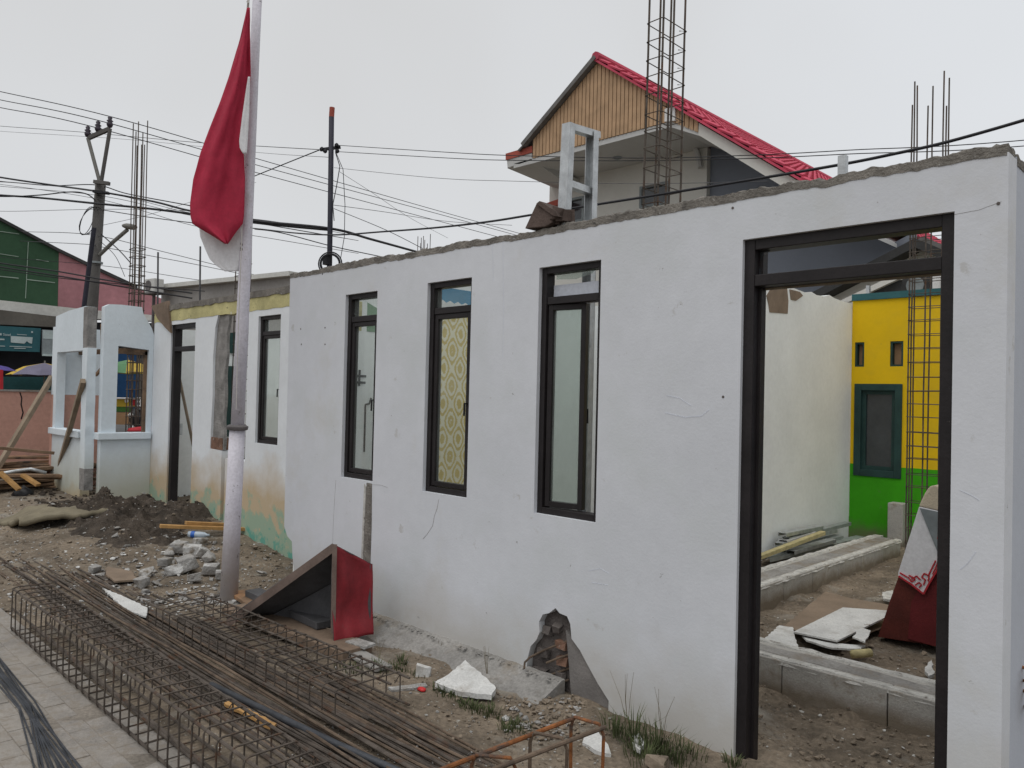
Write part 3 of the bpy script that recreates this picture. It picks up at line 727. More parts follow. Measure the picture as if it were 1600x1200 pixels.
# top bands: old yellow paint strip, cement beam
def band(za, zb, Y, m, nm, amp, x0=-11.0, x1=-6.17, seed=0, dep=.13):
    pts = []; n = 70
    for k in range(n + 1):
        x = x0 + (x1 - x0) * k / n; pts.append((x, za + amp * noise.noise(Vector((x * 5, seed, 0))) + amp * .6 * noise.noise(Vector((x * 17, seed, 2)))))
    for k in range(n + 1):
        x = x1 + (x0 - x1) * k / n; pts.append((x, zb + amp * .5 * noise.noise(Vector((x * 4, seed, 8)))))
    return B().prism(XZ(pts, Y), (0, dep, 0)).build(nm, m, lb)
band(2.60, 2.75, Y1 - .004, 'oldyellow', 'yellow_paint_band', .014, seed=1)
band(2.745, 2.815, Y1 - .014, 'mortar', 'cement_ring_beam', .026, seed=2, dep=.16)
B().prism(pxy([(236, 478), (262, 470), (266, 520), (258, 512), (246, 498)], Y1 - .03), (0, .03, 0)).build('broken_beam_end', 'plank', lb)
# door frame of left building (frame only) + narrow window
fb = B(); yb_ = Y1 + .02
fb.box(dl, dl + .075, yb_, yb_ + .1, -.2, dh); fb.box(dl + .075, dr - .005, yb_, yb_ + .1, dh - .06, dh); fb.box(dl + .075, dr - .005, yb_, yb_ + .1, 2.20, 2.26)
fo = fb.build('door_frame', 'frame', lb, bevel=.004)
B().box(dl + .076, dl + .09, yb_ + .1, yb_ + .13, 1.1, 1.25).build('strike_plate', 'galv', fo)
window(lb, wl, wr_, wz[0], wz[1], Y1, m='frame')
# side and rear walls of that building
rw = thing('rear_room_wall', 'pale inner walls of the stained room seen through its doorway', 'wall', (-11.05, 5.4, 0))
B().box(-11.17, -11.05, Y1 + .131, 6.6, -.2, 2.55).build('end_wall', 'inner', rw)
B().box(-11.17, -6.17, 6.6, 6.72, -.2, 2.5).build('rear_wall', 'inner', rw)
q = [onx(u, v, -11.045) for u, v in ((346, 572), (369, 572), (369, 682), (346, 682))]
B().prism(q, (.03, 0, 0)).build('green_shutter', 'dkgreen', rw)
q = [onx(u, v, -11.045) for u, v in ((358, 520), (369, 520), (369, 552), (358, 552))]
B().prism(q, (.03, 0, 0)).build('vent_frame', 'dkgreen', rw)
p = onx(271, 545, -11.0); q = onx(296, 735, -11.0)
tag(B().beam(p, (q.x + .3, q.y, q.z), .03, .03).build('leaning_stick', 'prop'), 'thin brown stick leaning inside the dark door frame by the booth', 'stick')

# ------------------------------------------------------------------ guard booth
XK = -11.0
bo = thing('guard_booth', 'small pale blue guard booth with empty window openings, utility pole behind it', 'booth', (-12, 3.9, .1))
yk = Y1 - .002
yc = onx(160, 600, XK).y
o0, o1 = onx(183, 600, XK).y, onx(256, 600, XK).y
kz = lambda v, u=200: onx(u, v, XK).z
ok = [(yc, -.2), (yk, -.2), (yk, kz(525, 262)), (yk - .03, kz(515, 258)), (yk - .09, kz(503, 252)), (yk - .15, kz(492, 246)), (yk - .17, kz(482, 244)), (yc + .2, kz(477)), (yc + .06, kz(478)), (yc, kz(482))]
o1 = min(o1, yk - .06)
B().prism([(XK, a, b) for a, b in ok], (-.12, 0, 0), [[(XK, o0, kz(676)), (XK, o1, kz(676)), (XK, o1, kz(545)), (XK, o0, kz(541))]]).build('front_wall', 'booth', bo)
B().box(XK - .14, XK + .06, yc - .05, yk - .02, kz(686), kz(676) + .002).build('window_sill', 'booth', bo, bevel=.006)
B().box(XK - .10, XK - .05, o1 - .035, o1 + .004, kz(676), kz(547)).build('window_jamb', 'oldwood', bo)
B().box(XK - .09, XK - .05, o0, o1, kz(553), kz(545)).build('lintel_strip', 'oldwood', bo)
# street side: header, left jamb, low wall, ledge, far wall
ys_ = yc
xl = ony(84, 600, ys_).x; xp = ony(130, 600, ys_).x
hz0, hz1 = ony(110, 549, ys_).z, ony(110, 485, ys_).z
pts = [(xl, -.2), (xp, -.2), (xp, 1.02), (xl + .12, 1.02), (xl + .12, hz0), (xp, hz0), (xp, hz1 + .02), (xl + .6, hz1), (xl, hz1 - .05)]
B().prism(XZ(pts, ys_), (0, .12, 0)).build('street_wall', 'booth', bo)
B().box(xl - .03, xp, ys_ - .05, ys_ + .14, 1.0, 1.09).build('counter_ledge', 'booth', bo, bevel=.006)
B().box(xl - .12, xl, ys_, 4.4, 1.58, 2.6).build('far_wall_top', 'booth', bo)
B().box(xl - .12, xl, ys_, 4.4, -.2, 1.579).build('far_wall_base', 'pink', bo)
a_, b2 = ony(120, 549, ys_ + .3), ony(168, 549, ys_ + .3)
B().beam((xl, ys_ + .35, hz0 + .02), (XK - .13, ys_ + .35, hz0 + .0), .05, .07).build('roof_joist', 'oldwood', bo)
B().beam(ony(150, 586, ys_ + .2), ony(162, 572, ys_ + .2), .03, .04).build('brace', 'oldwood', bo)
B().beam(ony(160, 506, ys_ + .1), ony(160.5, 560, ys_ + .1), .04, .04).build('upright_stud', 'oldwood', bo)
# damaged post, rings with ragged surface
pb = B(); N = 120
pc0, pc1 = ony(134, 765, ys_ - .1), ony(141.5, 480, ys_ - .1)
for i in range(N + 1):
    t = i / N; c = pc0.lerp(pc1, t); wv = .095 if t < .78 else .085
    wv += .02 * noise.noise(Vector((t * 9, 2, 0))); shx = .025 * noise.noise(Vector((t * 6, 8, 0))) * sm(.7, .8, t)
    for sx, sy in ((-1, -1), (1, -1), (1, 1), (-1, 1)): pb.v.append(Vector((c.x + shx + sx * wv + .012 * noise.noise(Vector((t * 14, sx, sy))), c.y + sy * .055, c.z)))
pb.f = [(i * 4 + j, i * 4 + (j + 1) % 4, i * 4 + 4 + (j + 1) % 4, i * 4 + 4 + j) for i in range(N) for j in range(4)] + [(0, 1, 2, 3), tuple(N * 4 + j for j in range(4))]
pbm = MT['booth'].copy()
post = pb.build('corner_post', 'booth', bo)
post.data.materials.append(MT['raw'])
for pg in post.data.polygons:
    t = (pg.center.z + OFF[post.name][2] - pc0.z) / (pc1.z - pc0.z)
    t += .035 * noise.noise(Vector((pg.normal.x * 3 + pg.normal.y, t * 9, 2)))
    if t > .775 or t < .12: pg.material_index = 1
post['label'] = 'booth corner post broken back to bare concrete at top and foot'

# pink boundary wall
pk = B(); zt = onx(40, 612, -15).z
pkw = thing('pink_wall', 'low pink boundary wall behind the lumber, left of the booth', 'wall', (-15, 2, 0))
B().box(-15.12, -15, -3.5, 4.75, -.2, zt).build('plastered_wall', 'pink', pkw)
B().box(-15.14, -14.98, -3.52, 4.77, zt + .001, zt + .03).build('coping', 'concrete', pkw)
ck = B()
P = [onx(u, v, -14.998) for u, v in ((31, 613), (34, 622), (33, 632), (36, 645), (33, 655))]
for a, c in zip(P, P[1:]): ck.beam(a, c, .018, .004, up=(1, 0, 0))
ck.build('crack', 'graffiti', pkw)

# ------------------------------------------------------------------ flag pole and flag
fpz = onz(357, 940, 0)
fp = thing('flagpole', 'tall chipped white steel flagpole with a collar, red and white flag hung on it', 'flagpole', tuple(fpz))
depth = (fpz - CAM).dot(_F)
ctop = att(371, 668, depth + .0)
ptop = att(405, -60, depth + .05)
sc_ = depth / FPX
B().tube([fpz - Vector((0, 0, .05)), fpz.lerp(ctop, .5), ctop], [13.8 * sc_, 12.6 * sc_, 11.8 * sc_], 20).build('lower_pipe', 'pole', fp, smooth=True)
dirp = (ctop - fpz).normalized()
B().lathe(ctop - dirp * .02, dirp, [(0, 13.5 * sc_), (.004, 15.5 * sc_), (.02, 16.5 * sc_), (.03, 16.5 * sc_), (.042, 12.5 * sc_)], 20).build('collar', 'collar', fp)
pts = [ctop, att(379, 500, depth), att(389, 280, depth + .02), att(398, 80, depth + .03), ptop]
B().tube(pts, [10.2 * sc_, 9.5 * sc_, 8.4 * sc_, 7.4 * sc_, 6.8 * sc_], 18).build('upper_pipe', 'pole', fp, smooth=True)
rp = [att(389, 0, depth - .06), att(384, 190, depth - .08), att(377, 390, depth - .09), att(372, 520, depth - .10), att(369, 640, depth - .11)]
B().tube(rp, .004, 5).build('halyard', 'rope', fp)
B().lathe(fpz - Vector((0, 0, .06)), (0, 0, 1), [(0, .17), (.06, .16), (.085, .10)], 16).build('footing', 'concrete', fp)

fl = thing('flag', 'limp red and white flag hanging folded on the white pole', 'flag', tuple(att(350, 250, depth)))
def cloth(rows, name, m, t0, amp, ncol=26, phase=0.0, nr=70):
    """rows: (y, xleft, xright) in photo px on a plane at the pole's depth; real depth folds added"""
    b = B(); ysr = [r[0] for r in rows]
    for i in range(nr + 1):
        y = ysr[0] + (ysr[-1] - ysr[0]) * i / nr
        xl_ = float(np.interp(y, ysr, [r[1] for r in rows])); xr_ = float(np.interp(y, ysr, [r[2] for r in rows]))
        for j in range(ncol + 1):
            s = j / ncol; x = xl_ + (xr_ - xl_) * s
            k = min(1, (y - ysr[0]) / 120 + .15)
            d = amp * k * (2.6 * abs(s - .40 + .0006 * (y - 230)) + .30 * math.sin(s * 9 + phase + y * .008) + .12 * math.sin(s * 22 + y * .02)) + .45 * amp * noise.noise(Vector((s * 5, y * .018, phase))) + .12 * amp * noise.noise(Vector((s * 16, y * .05, phase)))
            b.v.append(att(x, y, depth + t0 + d))
    n = ncol + 1
    b.f = [(i * n + j, i * n + j + 1, (i + 1) * n + j + 1, (i + 1) * n + j) for i in range(nr) for j in range(ncol)]
    o = b.build(name, m, fl, smooth=True, recalc=False)
    md = o.modifiers.new('thick', 'SOLIDIFY'); md.thickness = .003
    return o
cloth([(12, 386, 390), (60, 375, 391), (120, 358, 392), (160, 344, 388), (200, 328, 384), (240, 313, 381), (280, 302, 383), (320, 297, 382), (338, 298, 381), (350, 301, 379), (360, 318, 371), (370, 335, 364), (381, 352, 356)], 'red_field', 'red', -.17, .042)
cloth([(330, 310, 378), (350, 311, 378), (370, 313, 377), (390, 321, 376), (405, 328, 375), (415, 338, 374), (424, 352, 372)], 'white_field', 'whitecloth', -.03, .014, phase=1.2, nr=40)
cloth([(120, 388, 391), (145, 384, 390), (180, 379, 389), (220, 374, 387), (232, 375, 386), (240, 380, 385)], 'white_fold', 'whitecloth', -.19, .010, phase=2.0, nr=40, ncol=10)
kb = B(); kp = att(388, 8, depth - .08)
kb.tube([kp + Vector((-.02, 0, .03)), kp + Vector((.01, 0, .05)), kp + Vector((.015, -.01, .01)), kp + Vector((-.01, 0, -.01)), kp + Vector((-.02, 0, -.05))], .007, 6)
kb.build('tie_knot', 'rope', fl)

# ------------------------------------------------------------------ reinforcement cages
def stirrup_pts(b, c, w, h, hook=True):
    """closed rectangle in the b/c plane with slightly rounded corners"""
    r = min(w, h) * .10; P = []
    for cx, cy, a0 in ((w - r, h - r, 0), (r, h - r, 90), (r, r, 180), (w - r, r, 270)):
        for k in range(3):
            a = math.radians(a0 + 45 * k); P.append(b * (cx + r * math.cos(a)) + c * (cy + r * math.sin(a)))
    P.append(P[0] + (b - c) * .0)
    if hook: P += [P[0] - (b + c) * .04]
    return P
def cage(name, label, cat, org, a, b, c, L, w, h, sp, bars, rb=.0065, rs=.004, m='rust', group=None, ext0=0, ext1=0, jit=.008, ms=None, skip=(), first=.03, bend=0):
    org = Vector(org); a, b, c = (Vector(q).normalized() for q in (a, b, c))
    root = thing(name, label, cat, tuple(org), group); rr = random.Random(len(label) + int(abs(org.x) * 10))
    for (i, j) in bars:
        o_ = org + b * (w * i + (rs + rb) * (1 if i < .5 else -1) * (i in (0, 1))) + c * (h * j + (rs + rb) * (1 if j < .5 else -1) * (j in (0, 1)))
        e0 = ext0 * rr.uniform(.5, 1.2); e1 = ext1 * rr.uniform(.82, 1.12)
        pts = [o_ + a * (-e0 + (L + e0 + e1) * k / 8) + b * (.004 * rr.uniform(-1, 1) + bend * (k / 8) ** 2 * rr.uniform(.2, 1)) + c * .004 * rr.uniform(-1, 1) for k in range(9)]
        B().tube(pts, rb, 6).build('main_bar', m, root)
    n = int((L - first) / sp); base = None
    for k in range(n + 1):
        if k in skip: continue
        p = a * (first + sp * k + rr.uniform(-jit, jit))
        if base is None:
            base = B().tube([org + q for q in stirrup_pts(b, c, w, h)], rs, 5).build('stirrup', ms or m, root); base.location = p
        else: clone(base, root, p)
        # slight skew
        (base if k == 0 else COL.objects[-1]).rotation_euler = [rr.uniform(-.018, .018) for _ in range(3)]
    return root
XV, YV, ZV = Vector((1, 0, 0)), Vector((0, 1, 0)), Vector((0, 0, 1))
B4 = [(0, 0), (1, 0), (0, 1), (1, 1)]
B8 = B4 + [(.5, 0), (.5, 1), (0, .5), (1, .5)]
ca0 = onz(15, 985, .01); ca1 = onz(250, 1196, .01)
da = (ca1 - ca0).normalized()
cage('rebar_cage', 'long deep rebar beam cage lying on the grey pavers', 'rebar cage', ca0, da, ZV.cross(da), ZV, 5.4, .24, .30, .118, B4 + [(0, .5), (1, .5), (.5, 0), (.5, 1)], rb=.0075, rs=.0045, ext1=.2)
cb0 = onz(229, 976, .01); cb1 = onz(541, 1139, .01)
dbv = (cb1 - cb0).normalized()
cage('rebar_cage', 'shallow wide rebar cage lying beside the brown plank and red sheet', 'rebar cage', cb0, dbv, ZV.cross(dbv), ZV, (cb1 - cb0).length, .42, .165, .115, B4 + [(.33, 0), (.66, 0), (.33, 1), (.66, 1)], rb=.0065, rs=.004, ext0=.1)

# standing column cages
c1b = att(1030, 600, 6.2)
cage('column_cage', 'tall bare rebar column cage rising behind the white wall, before the red roof', 'rebar column', (c1b.x - .14, c1b.y - .15, -.1), ZV + XV * .004 + YV * .01, XV, YV, 4.9, .16, .34, .145, B4 + [(0, .5), (1, .5)], rb=.0085, rs=.0042, ext1=.9, jit=.012)
c2 = ony(1446, 700, 9.15)
cage('column_cage', 'rebar column cage standing before the yellow and green wall', 'rebar column', (c2.x - .17, c2.y - .1, -.1), ZV, XV, YV, 4.0, .34, .2, .15, B8, rb=.008, rs=.0045, ext1=1.25, jit=.012)
c3 = att(213, 600, 13.2)
cage('column_cage', 'slender rebar column cage with long starter bars behind the guard booth', 'rebar column', (c3.x - .16, c3.y - .1, 0), ZV + XV * -.022, XV, YV, 4.1, .28, .18, .15, B8, rb=.009, rs=.0075, ext1=2.1, jit=.012)
c4 = ony(379, 560, Y1 + .32)
cage('column_cage', 'thin rebar column cage in the broken gap of the stained wall', 'rebar column', (c4.x - .12, c4.y - .08, 0), ZV, XV, YV, 3.3, .22, .12, .14, B4, rb=.007, rs=.004, ext1=.35, jit=.012)
c5 = att(658, 600, 17)
cage('column_cage', 'distant starter bars poking above the white wall beyond the dark pole', 'rebar column', (c5.x - .14, c5.y - .1, 0), ZV, XV, YV, 4.1, .26, .18, .2, B8, rb=.008, rs=.005, ext1=1.0)

# rusty thick-bar frame close by
fr = thing('rusty_rebar_cage', 'thick orange rusted rebar frame near the broken hole in the wall', 'rebar frame', tuple(onz(880, 1180, 0)))
zf = .34
pa0, pa1 = onz(640, 1222, zf), onz(897, 1122, zf)
pb0, pb1 = onz(720, 1222, zf), onz(945, 1136, zf)
B().tube([pa0, pa1], .0095, 8).build('main_bar', 'orange', fr); B().tube([pb0, pb1], .0095, 8).build('main_bar', 'rustlight', fr)
dz = Vector((0, 0, -zf + .0))
for k, s in enumerate((.985, .70, .34)):
    a, c = pa0.lerp(pa1, s), pb0.lerp(pb1, s); up = Vector((0, 0, .012)); m1 = (a - c).normalized() * .02
    B().tube([a + dz, a + m1 * .2 - up * 2.5, a + up * .9 - m1 * .6, c + up * .9 + m1 * .9, c - m1 * .2 - up * 2.5, c + dz], .0075, 8).build('stirrup', 'orange' if k != 1 else 'rustlight', fr)
B().tube([pa0 + dz * .95, pa1 + dz * .95], .0095, 8).build('main_bar', 'rustlight', fr); B().tube([pb0 + dz * .95, pb1 + dz * .95], .0095, 8).build('main_bar', 'rustlight', fr)

# loose rods between the cages
rodm = []
for k in range(4):
    rr = random.Random(k); ln = 6.4
    pts = [Vector((ln * (i / 12) - 3.2, .02 * math.sin(i * .55 + k) + .008 * rr.uniform(-1, 1), 0)) for i in range(13)]
    rodm.append(B().tube(pts, .0062 + .0012 * (k % 2), 6))
GR = 'rebar rods lying in a bundle'
rods = []
A0, A1 = onz(25, 905, 0), onz(700, 1196, 0)
dv = Vector((1, .0, 0))
nr = 44
for k in range(nr):
    t = k / (nr - 1)
    y = 1.86 + .66 * t + rnd.uniform(-.03, .03)
    layer = rnd.choice((0, 0, 1, 2)) if .15 < t < .8 else 0
    x = -5.3 + rnd.uniform(-.9, .6) + (.9 * t)
    o = None
    mi = k % 4; m = rnd.choice(('rust', 'rust', 'rust', 'rustlight'))
    key = (mi, m)
    src = next((r for r in rods if r[0] == key), None)
    if src is None:
        me_b = B(); me_b.v = [p.copy() for p in rodm[mi].v]; me_b.f = list(rodm[mi].f); o = me_b.build('rebar_rod', m, loc=(0, 0, 0)); rods.append((key, o))
    else:
        o = src[1].copy(); COL.objects.link(o)
    o.location = (x, y, .009 + layer * .013); o.rotation_euler = (rnd.uniform(0, 6.28) * 0, rnd.uniform(-.0012, .0012), rnd.uniform(-.022, .028) - .012)
    tag(o, 'long thin rusty rod in the bundle lying between two rebar cages', 'rebar', GR)
# rods at the foot of the white wall end (behind cage B toward lower right)
for k in range(9):
    o = rods[k % len(rods)][1].copy(); COL.objects.link(o)
    o.location = (-2.75 + rnd.uniform(-.2, .2), 2.42 + .022 * k, .010 + .011 * (k % 2)); o.rotation_euler = (0, 0, -.03 + rnd.uniform(-.02, .02)); o.scale = (.62, 1, 1)
    tag(o, 'long thin rusty rod in the bundle lying between two rebar cages', 'rebar', GR)
# pipe along the bundle
tag(B().tube([onz(330, 1070, .03), onz(520, 1160, .03), onz(700, 1240, .03)], .018, 10).build('steel_pipe', 'wire', smooth=True), 'thick dark steel pipe lying along the rusty rods', 'pipe')
# wire bundle lower left
for k in range(16):
    t = k / 15
    a = onz(-60 + 34 * t, 1000 + rnd.uniform(-6, 6) - 10 * t, .02); m_ = onz(40 + rnd.uniform(-14, 14), 1105 - 16 * t, .022); c = onz(62 + 92 * t, 1230, .02)
    o = B().tube([a, a.lerp(m_, .5) + Vector((.01, 0, 0)), m_, m_.lerp(c, .5), c], .0042, 5).build('steel_wire', 'wire')
    o.location.z += .004 * (k % 3) - .008
    tag(o, 'thin blue grey steel rod in the loose bunch on the pavers', 'steel rod', 'steel rods bunched on the pavers')

# ------------------------------------------------------------------ bent red sheet and planks
A = onz(517, 1003, .04); Bk = onz(582, 990, .05)
Fq = ony(520, 850, A.y); Fb = ony(582, 882, Bk.y)
Eq = onz(354, 967, .06); dvec = Fb - Fq
Eb = Eq + dvec * 1.0 + Vector((.03, 0, .15))
rs_ = thing('bent_sheet', 'dented red metal sheet folded into a tent shape against the wall', 'metal sheet', tuple(A))
def quadsheet(name, a, b, c, d, mt, mb, n=10, dent=.012, seed=0, th=.006, flare=0):
    q = B()
    for i in range(n + 1):
        for j in range(n + 1):
            s, t = i / n, j / n
            p = a.lerp(b, s).lerp(d.lerp(c, s), t)
            nn = (b - a).cross(d - a).normalized()
            e = math.sin(math.pi * s) * math.sin(math.pi * t)
            fl_ = flare * (.5 - .5 * math.cos(math.pi * min(1, max(0, (.45 - t) / .45)))) * (.6 + .4 * math.sin(5 * s + 1))
            q.v.append(p + nn * (dent * (noise.noise(Vector((s * 3, t * 2.2, seed))) * (.3 + e) + .5 * e) - fl_ + flare * .25 * math.sin(s * 9 + 2 * t) * (1 - t)))
    q.f = [(i * (n + 1) + j, (i + 1) * (n + 1) + j, (i + 1) * (n + 1) + j + 1, i * (n + 1) + j + 1) for i in range(n) for j in range(n)]
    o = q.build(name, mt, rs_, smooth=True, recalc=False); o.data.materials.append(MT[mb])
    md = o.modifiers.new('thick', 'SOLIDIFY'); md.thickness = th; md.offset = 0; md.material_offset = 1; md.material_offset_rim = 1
    return o
quadsheet('upright_panel', A, Bk, Fb, Fq, 'redmetal', 'sheetback', seed=2, dent=-.045, n=24, flare=-.05)
quadsheet('sloping_panel', Fq, Fb, Eb, Eq, 'redmetal', 'sheetback', seed=5, dent=.01)
tri = B()
g0, g1, g2 = Fb + Vector((0, -.02, .0)), Bk + Vector((0, -.02, 0)), Eb + Vector((-.05, -.02, .06)); g3 = Vector((g2.x, g2.y, .02))
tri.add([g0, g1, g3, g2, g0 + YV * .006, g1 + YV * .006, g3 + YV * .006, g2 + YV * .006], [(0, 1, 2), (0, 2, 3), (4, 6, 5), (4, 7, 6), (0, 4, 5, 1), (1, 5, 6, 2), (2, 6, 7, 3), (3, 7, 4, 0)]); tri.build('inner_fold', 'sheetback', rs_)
nE = (Eq - Fq).normalized()
inn = (A - Fq).normalized()
def strip(name, p, q, wv, m):
    B().add([p, q, q + wv, p + wv, p + _F * .006, q + _F * .006, q + wv + _F * .006, p + wv + _F * .006], [(0, 1, 2, 3), (7, 6, 5, 4), (0, 4, 5, 1), (1, 5, 6, 2), (2, 6, 7, 3), (3, 7, 4, 0)]).build(name, m, rs_)
strip('folded_rim', Fq + Vector((0, -.005, .004)), Eq + Vector((0, -.005, -.01)), Vector((.022, .008, -.05)), 'rustsheet')
strip('folded_rim', Fq + Vector((.003, -.006, 0)), A + Vector((.003, -.006, .06)), Vector((.03, .017, .0)), 'rustsheet')
# plank lying under it
q0, q1 = onz(346, 962, 0), onz(535, 1034, 0)
dl_ = (q1 - q0).normalized(); sd_ = ZV.cross(dl_)
mid0, mid1 = q0 + sd_ * .12, q1 + sd_ * .12
tag(B().beam(mid0 + ZV * .03, mid1 + ZV * .03, .24, .06).build('wooden_plank', 'plank', bevel=.004), 'thick wet brown plank under the bent red sheet', 'plank')
tag(B().beam(onz(395, 925, .09), onz(508, 976, .09), .13, .05).build('wooden_plank', 'sheetback', bevel=.004), 'grey board lying inside the folded red sheet', 'plank')
tag(B().beam(onz(372, 925, .05), onz(425, 960, .05), .15, .03).build('wooden_plank', 'oldwood', bevel=.004), 'short flat board beside the foot of the flagpole', 'plank')
tag(B().beam(onz(537, 1010, .03), onz(600, 1045, .02), .12, .02).build('flat_board', 'concrete', bevel=.003), 'thin grey cement board slab at the end of the brown plank', 'board')
tag(B().beam(onz(548, 1001, .06), onz(578, 1010, .06), .10, .02).build('flat_board', 'rubble', bevel=.003), 'small broken grey slab below the red sheet', 'board')
for k, (u0, v0, u1, v1, z) in enumerate([(250, 822, 447, 829, .14), (290, 817, 445, 824, .16), (405, 832, 447, 841, .10)]):
    z = gz(onz(u0, v0, .1).x, onz(u0, v0, .1).y) + .04
    tag(B().beam(onz(u0, v0, z), onz(u1, v1, .10 if k < 2 else .06), .07, .035).build('timber_batten', 'newwood', bevel=.003), ['longest fresh orange timber batten at the foot of the stained wall', 'fresh orange batten lying closest to the green stain', 'short fresh orange batten by the broken corner of the white wall'][k], 'batten')

# ------------------------------------------------------------------ loose plaster, chunks, bottle
def slabpiece(pts, z, th, m, label, cat='plaster chunk', name='plaster_chunk', tilt=0, group=None, ragged=1.0):
    P0 = [onz(u, v, z) for u, v in pts]; P = []; rr = random.Random(len(label))
    for a, c in zip(P0, P0[1:] + P0[:1]):
        P.append(a); L_ = (c - a).length; n_s = max(1, int(L_ / .035)); nn = Vector((-(c - a).y, (c - a).x, 0)).normalized()
        for i in range(1, n_s): P.append(a.lerp(c, i / n_s) + nn * rr.uniform(-.007, .007) * ragged)
    if tilt:
        y_ = min(p.y for p in P); Q = []
        for p in P:
            q = p.copy()
            for _ in range(6):
                zt_q = z + tilt * max(0, q.y - y_); d_ = p - CAM; q = CAM + d_ * ((zt_q - H) / d_.z)
            Q.append(q)
        P = Q
    return tag(B().prism(P, (0, 0, -th)).build(name, m), label, cat, group)
slabpiece([(680, 1066), (700, 1054), (712, 1045), (722, 1036), (727, 1031), (745, 1047), (763, 1062), (775, 1075), (768, 1086), (745, 1084), (712, 1079)], .035, .028, 'plaster', 'largest white broken plaster slab lying at the wall foot', tilt=.22)
tag(B().chunk(onz(661, 1050, .03), .05, .018, .05, 5, rot=.3).build('plaster_chunk', 'plaster', bevel=.003), 'small upright white plaster shard beside the largest slab', 'plaster chunk')
slabpiece([(606, 1073), (665, 1067), (668, 1072), (612, 1078)], .012, .012, 'rubble', 'thin grey plaster strip lying on the dirt by the cage end')
slabpiece([(912, 1148), (935, 1143), (950, 1163), (955, 1178), (930, 1172), (910, 1160)], .02, .02, 'plaster', 'white plaster piece inside the orange rusted frame')
slabpiece([(988, 1150), (1000, 1145), (1008, 1162), (1000, 1172), (990, 1165)], .05, .02, 'plaster', 'pale plaster scrap among the grass under the wall')
tag(B().lump(onz(659, 1077, .008), (.03, .022, .014), 3, 2, .3).build('plastic_scrap', 'redplastic', smooth=True), 'small red plastic piece in the dirt near the white slab', 'plastic scrap')
tag(B().rock(onz(1025, 1196, .03), .09, .07, .09, 12).build('stone_block', 'stone', bevel=.005), 'brown stone block in the grass by the doorway', 'stone')
CH = [(262, 872, .07), (280, 868, .08), (300, 872, .085), (318, 872, .08), (292, 890, .10), (258, 885, .06), (327, 878, .06), (312, 858, .06), (330, 893, .07), (271, 895, .07), (345, 900, .06), (148, 891, .045), (230, 900, .06), (222, 915, .055), (305, 905, .05)]
for k, (u, v, s) in enumerate(CH):
    s *= 1.25; p = onz(u, v, .03); p.z = gz(p.x, p.y) + s * .6
    tag((B().chunk(p, s * .95, s * .7, s * .6, 100 + k) if k % 3 else B().rock(p, s * 1.25, s * .95, s * .95, 100 + k)).build('concrete_chunk', 'rubble', bevel=.007), 'angular pale grey concrete lump in the heap behind the flagpole', 'concrete chunk', 'concrete lumps heaped behind the flagpole')
for k, (u, v, s) in enumerate([(407, 893, .06), (383, 832, .09), (411, 843, .05), (425, 850, .04), (398, 860, .045), (418, 868, .035), (430, 862, .035), (392, 880, .03), (436, 884, .035)]):
    p = onz(u, v, .03); p.z = gz(p.x, p.y) + s * .4
    tag(B().rock(p, s * 1.4, s * .9, s * .6, 140 + k).build('concrete_chunk', 'rubble' if k < 4 else 'stone', bevel=.003), ['flat pale concrete slab alone on the dirt right of the flagpole', 'pale broken lump by the orange battens', 'pale stone chip between the battens and the pole'][k] if k < 3 else 'small brownish stone by the broken wall corner', 'concrete chunk' if k < 3 else 'stone', None if k < 3 else 'stones by the broken wall corner')
slabpiece([(160, 918), (200, 935), (232, 950), (228, 963), (205, 955), (180, 938)], .045, .012, 'plaster', 'torn white gypsum strip lying across the rebar rods', tilt=.05)
slabpiece([(168, 885), (205, 892), (215, 905), (180, 908), (165, 898)], .05, .015, 'brownsheet', 'torn tan board beside the concrete heap', 'board scrap', 'board_scrap')
slabpiece([(355, 905), (380, 935), (365, 940), (345, 925)], .03, .012, 'plaster', 'white scrap at the foot of the flagpole')
slabpiece([(350, 1098), (360, 1094), (432, 1130), (425, 1138)], .04, .015, 'newwood', 'narrow orange wood sliver lying among the rebar rods', 'wood scrap', 'wood_scrap')
bt = onz(310, 849, .08); bt.z = gz(bt.x, bt.y) + .10
bo_ = thing('water_bottle', 'clear plastic water bottle with blue label lying on the rubble', 'bottle', tuple(bt))
ax = (att(330, 849, 7) - att(290, 847, 7)).normalized()
B().lathe(bt - ax * .11, ax, [(0, .02), (.005, .033), (.12, .034), (.17, .03), (.20, .014), (.225, .014)], 14).build('body', 'bottle', bo_, smooth=True)
B().lathe(bt - ax * .075, ax, [(0, .0345), (.04, .0345)], 14).build('label_band', 'bluecap', bo_)

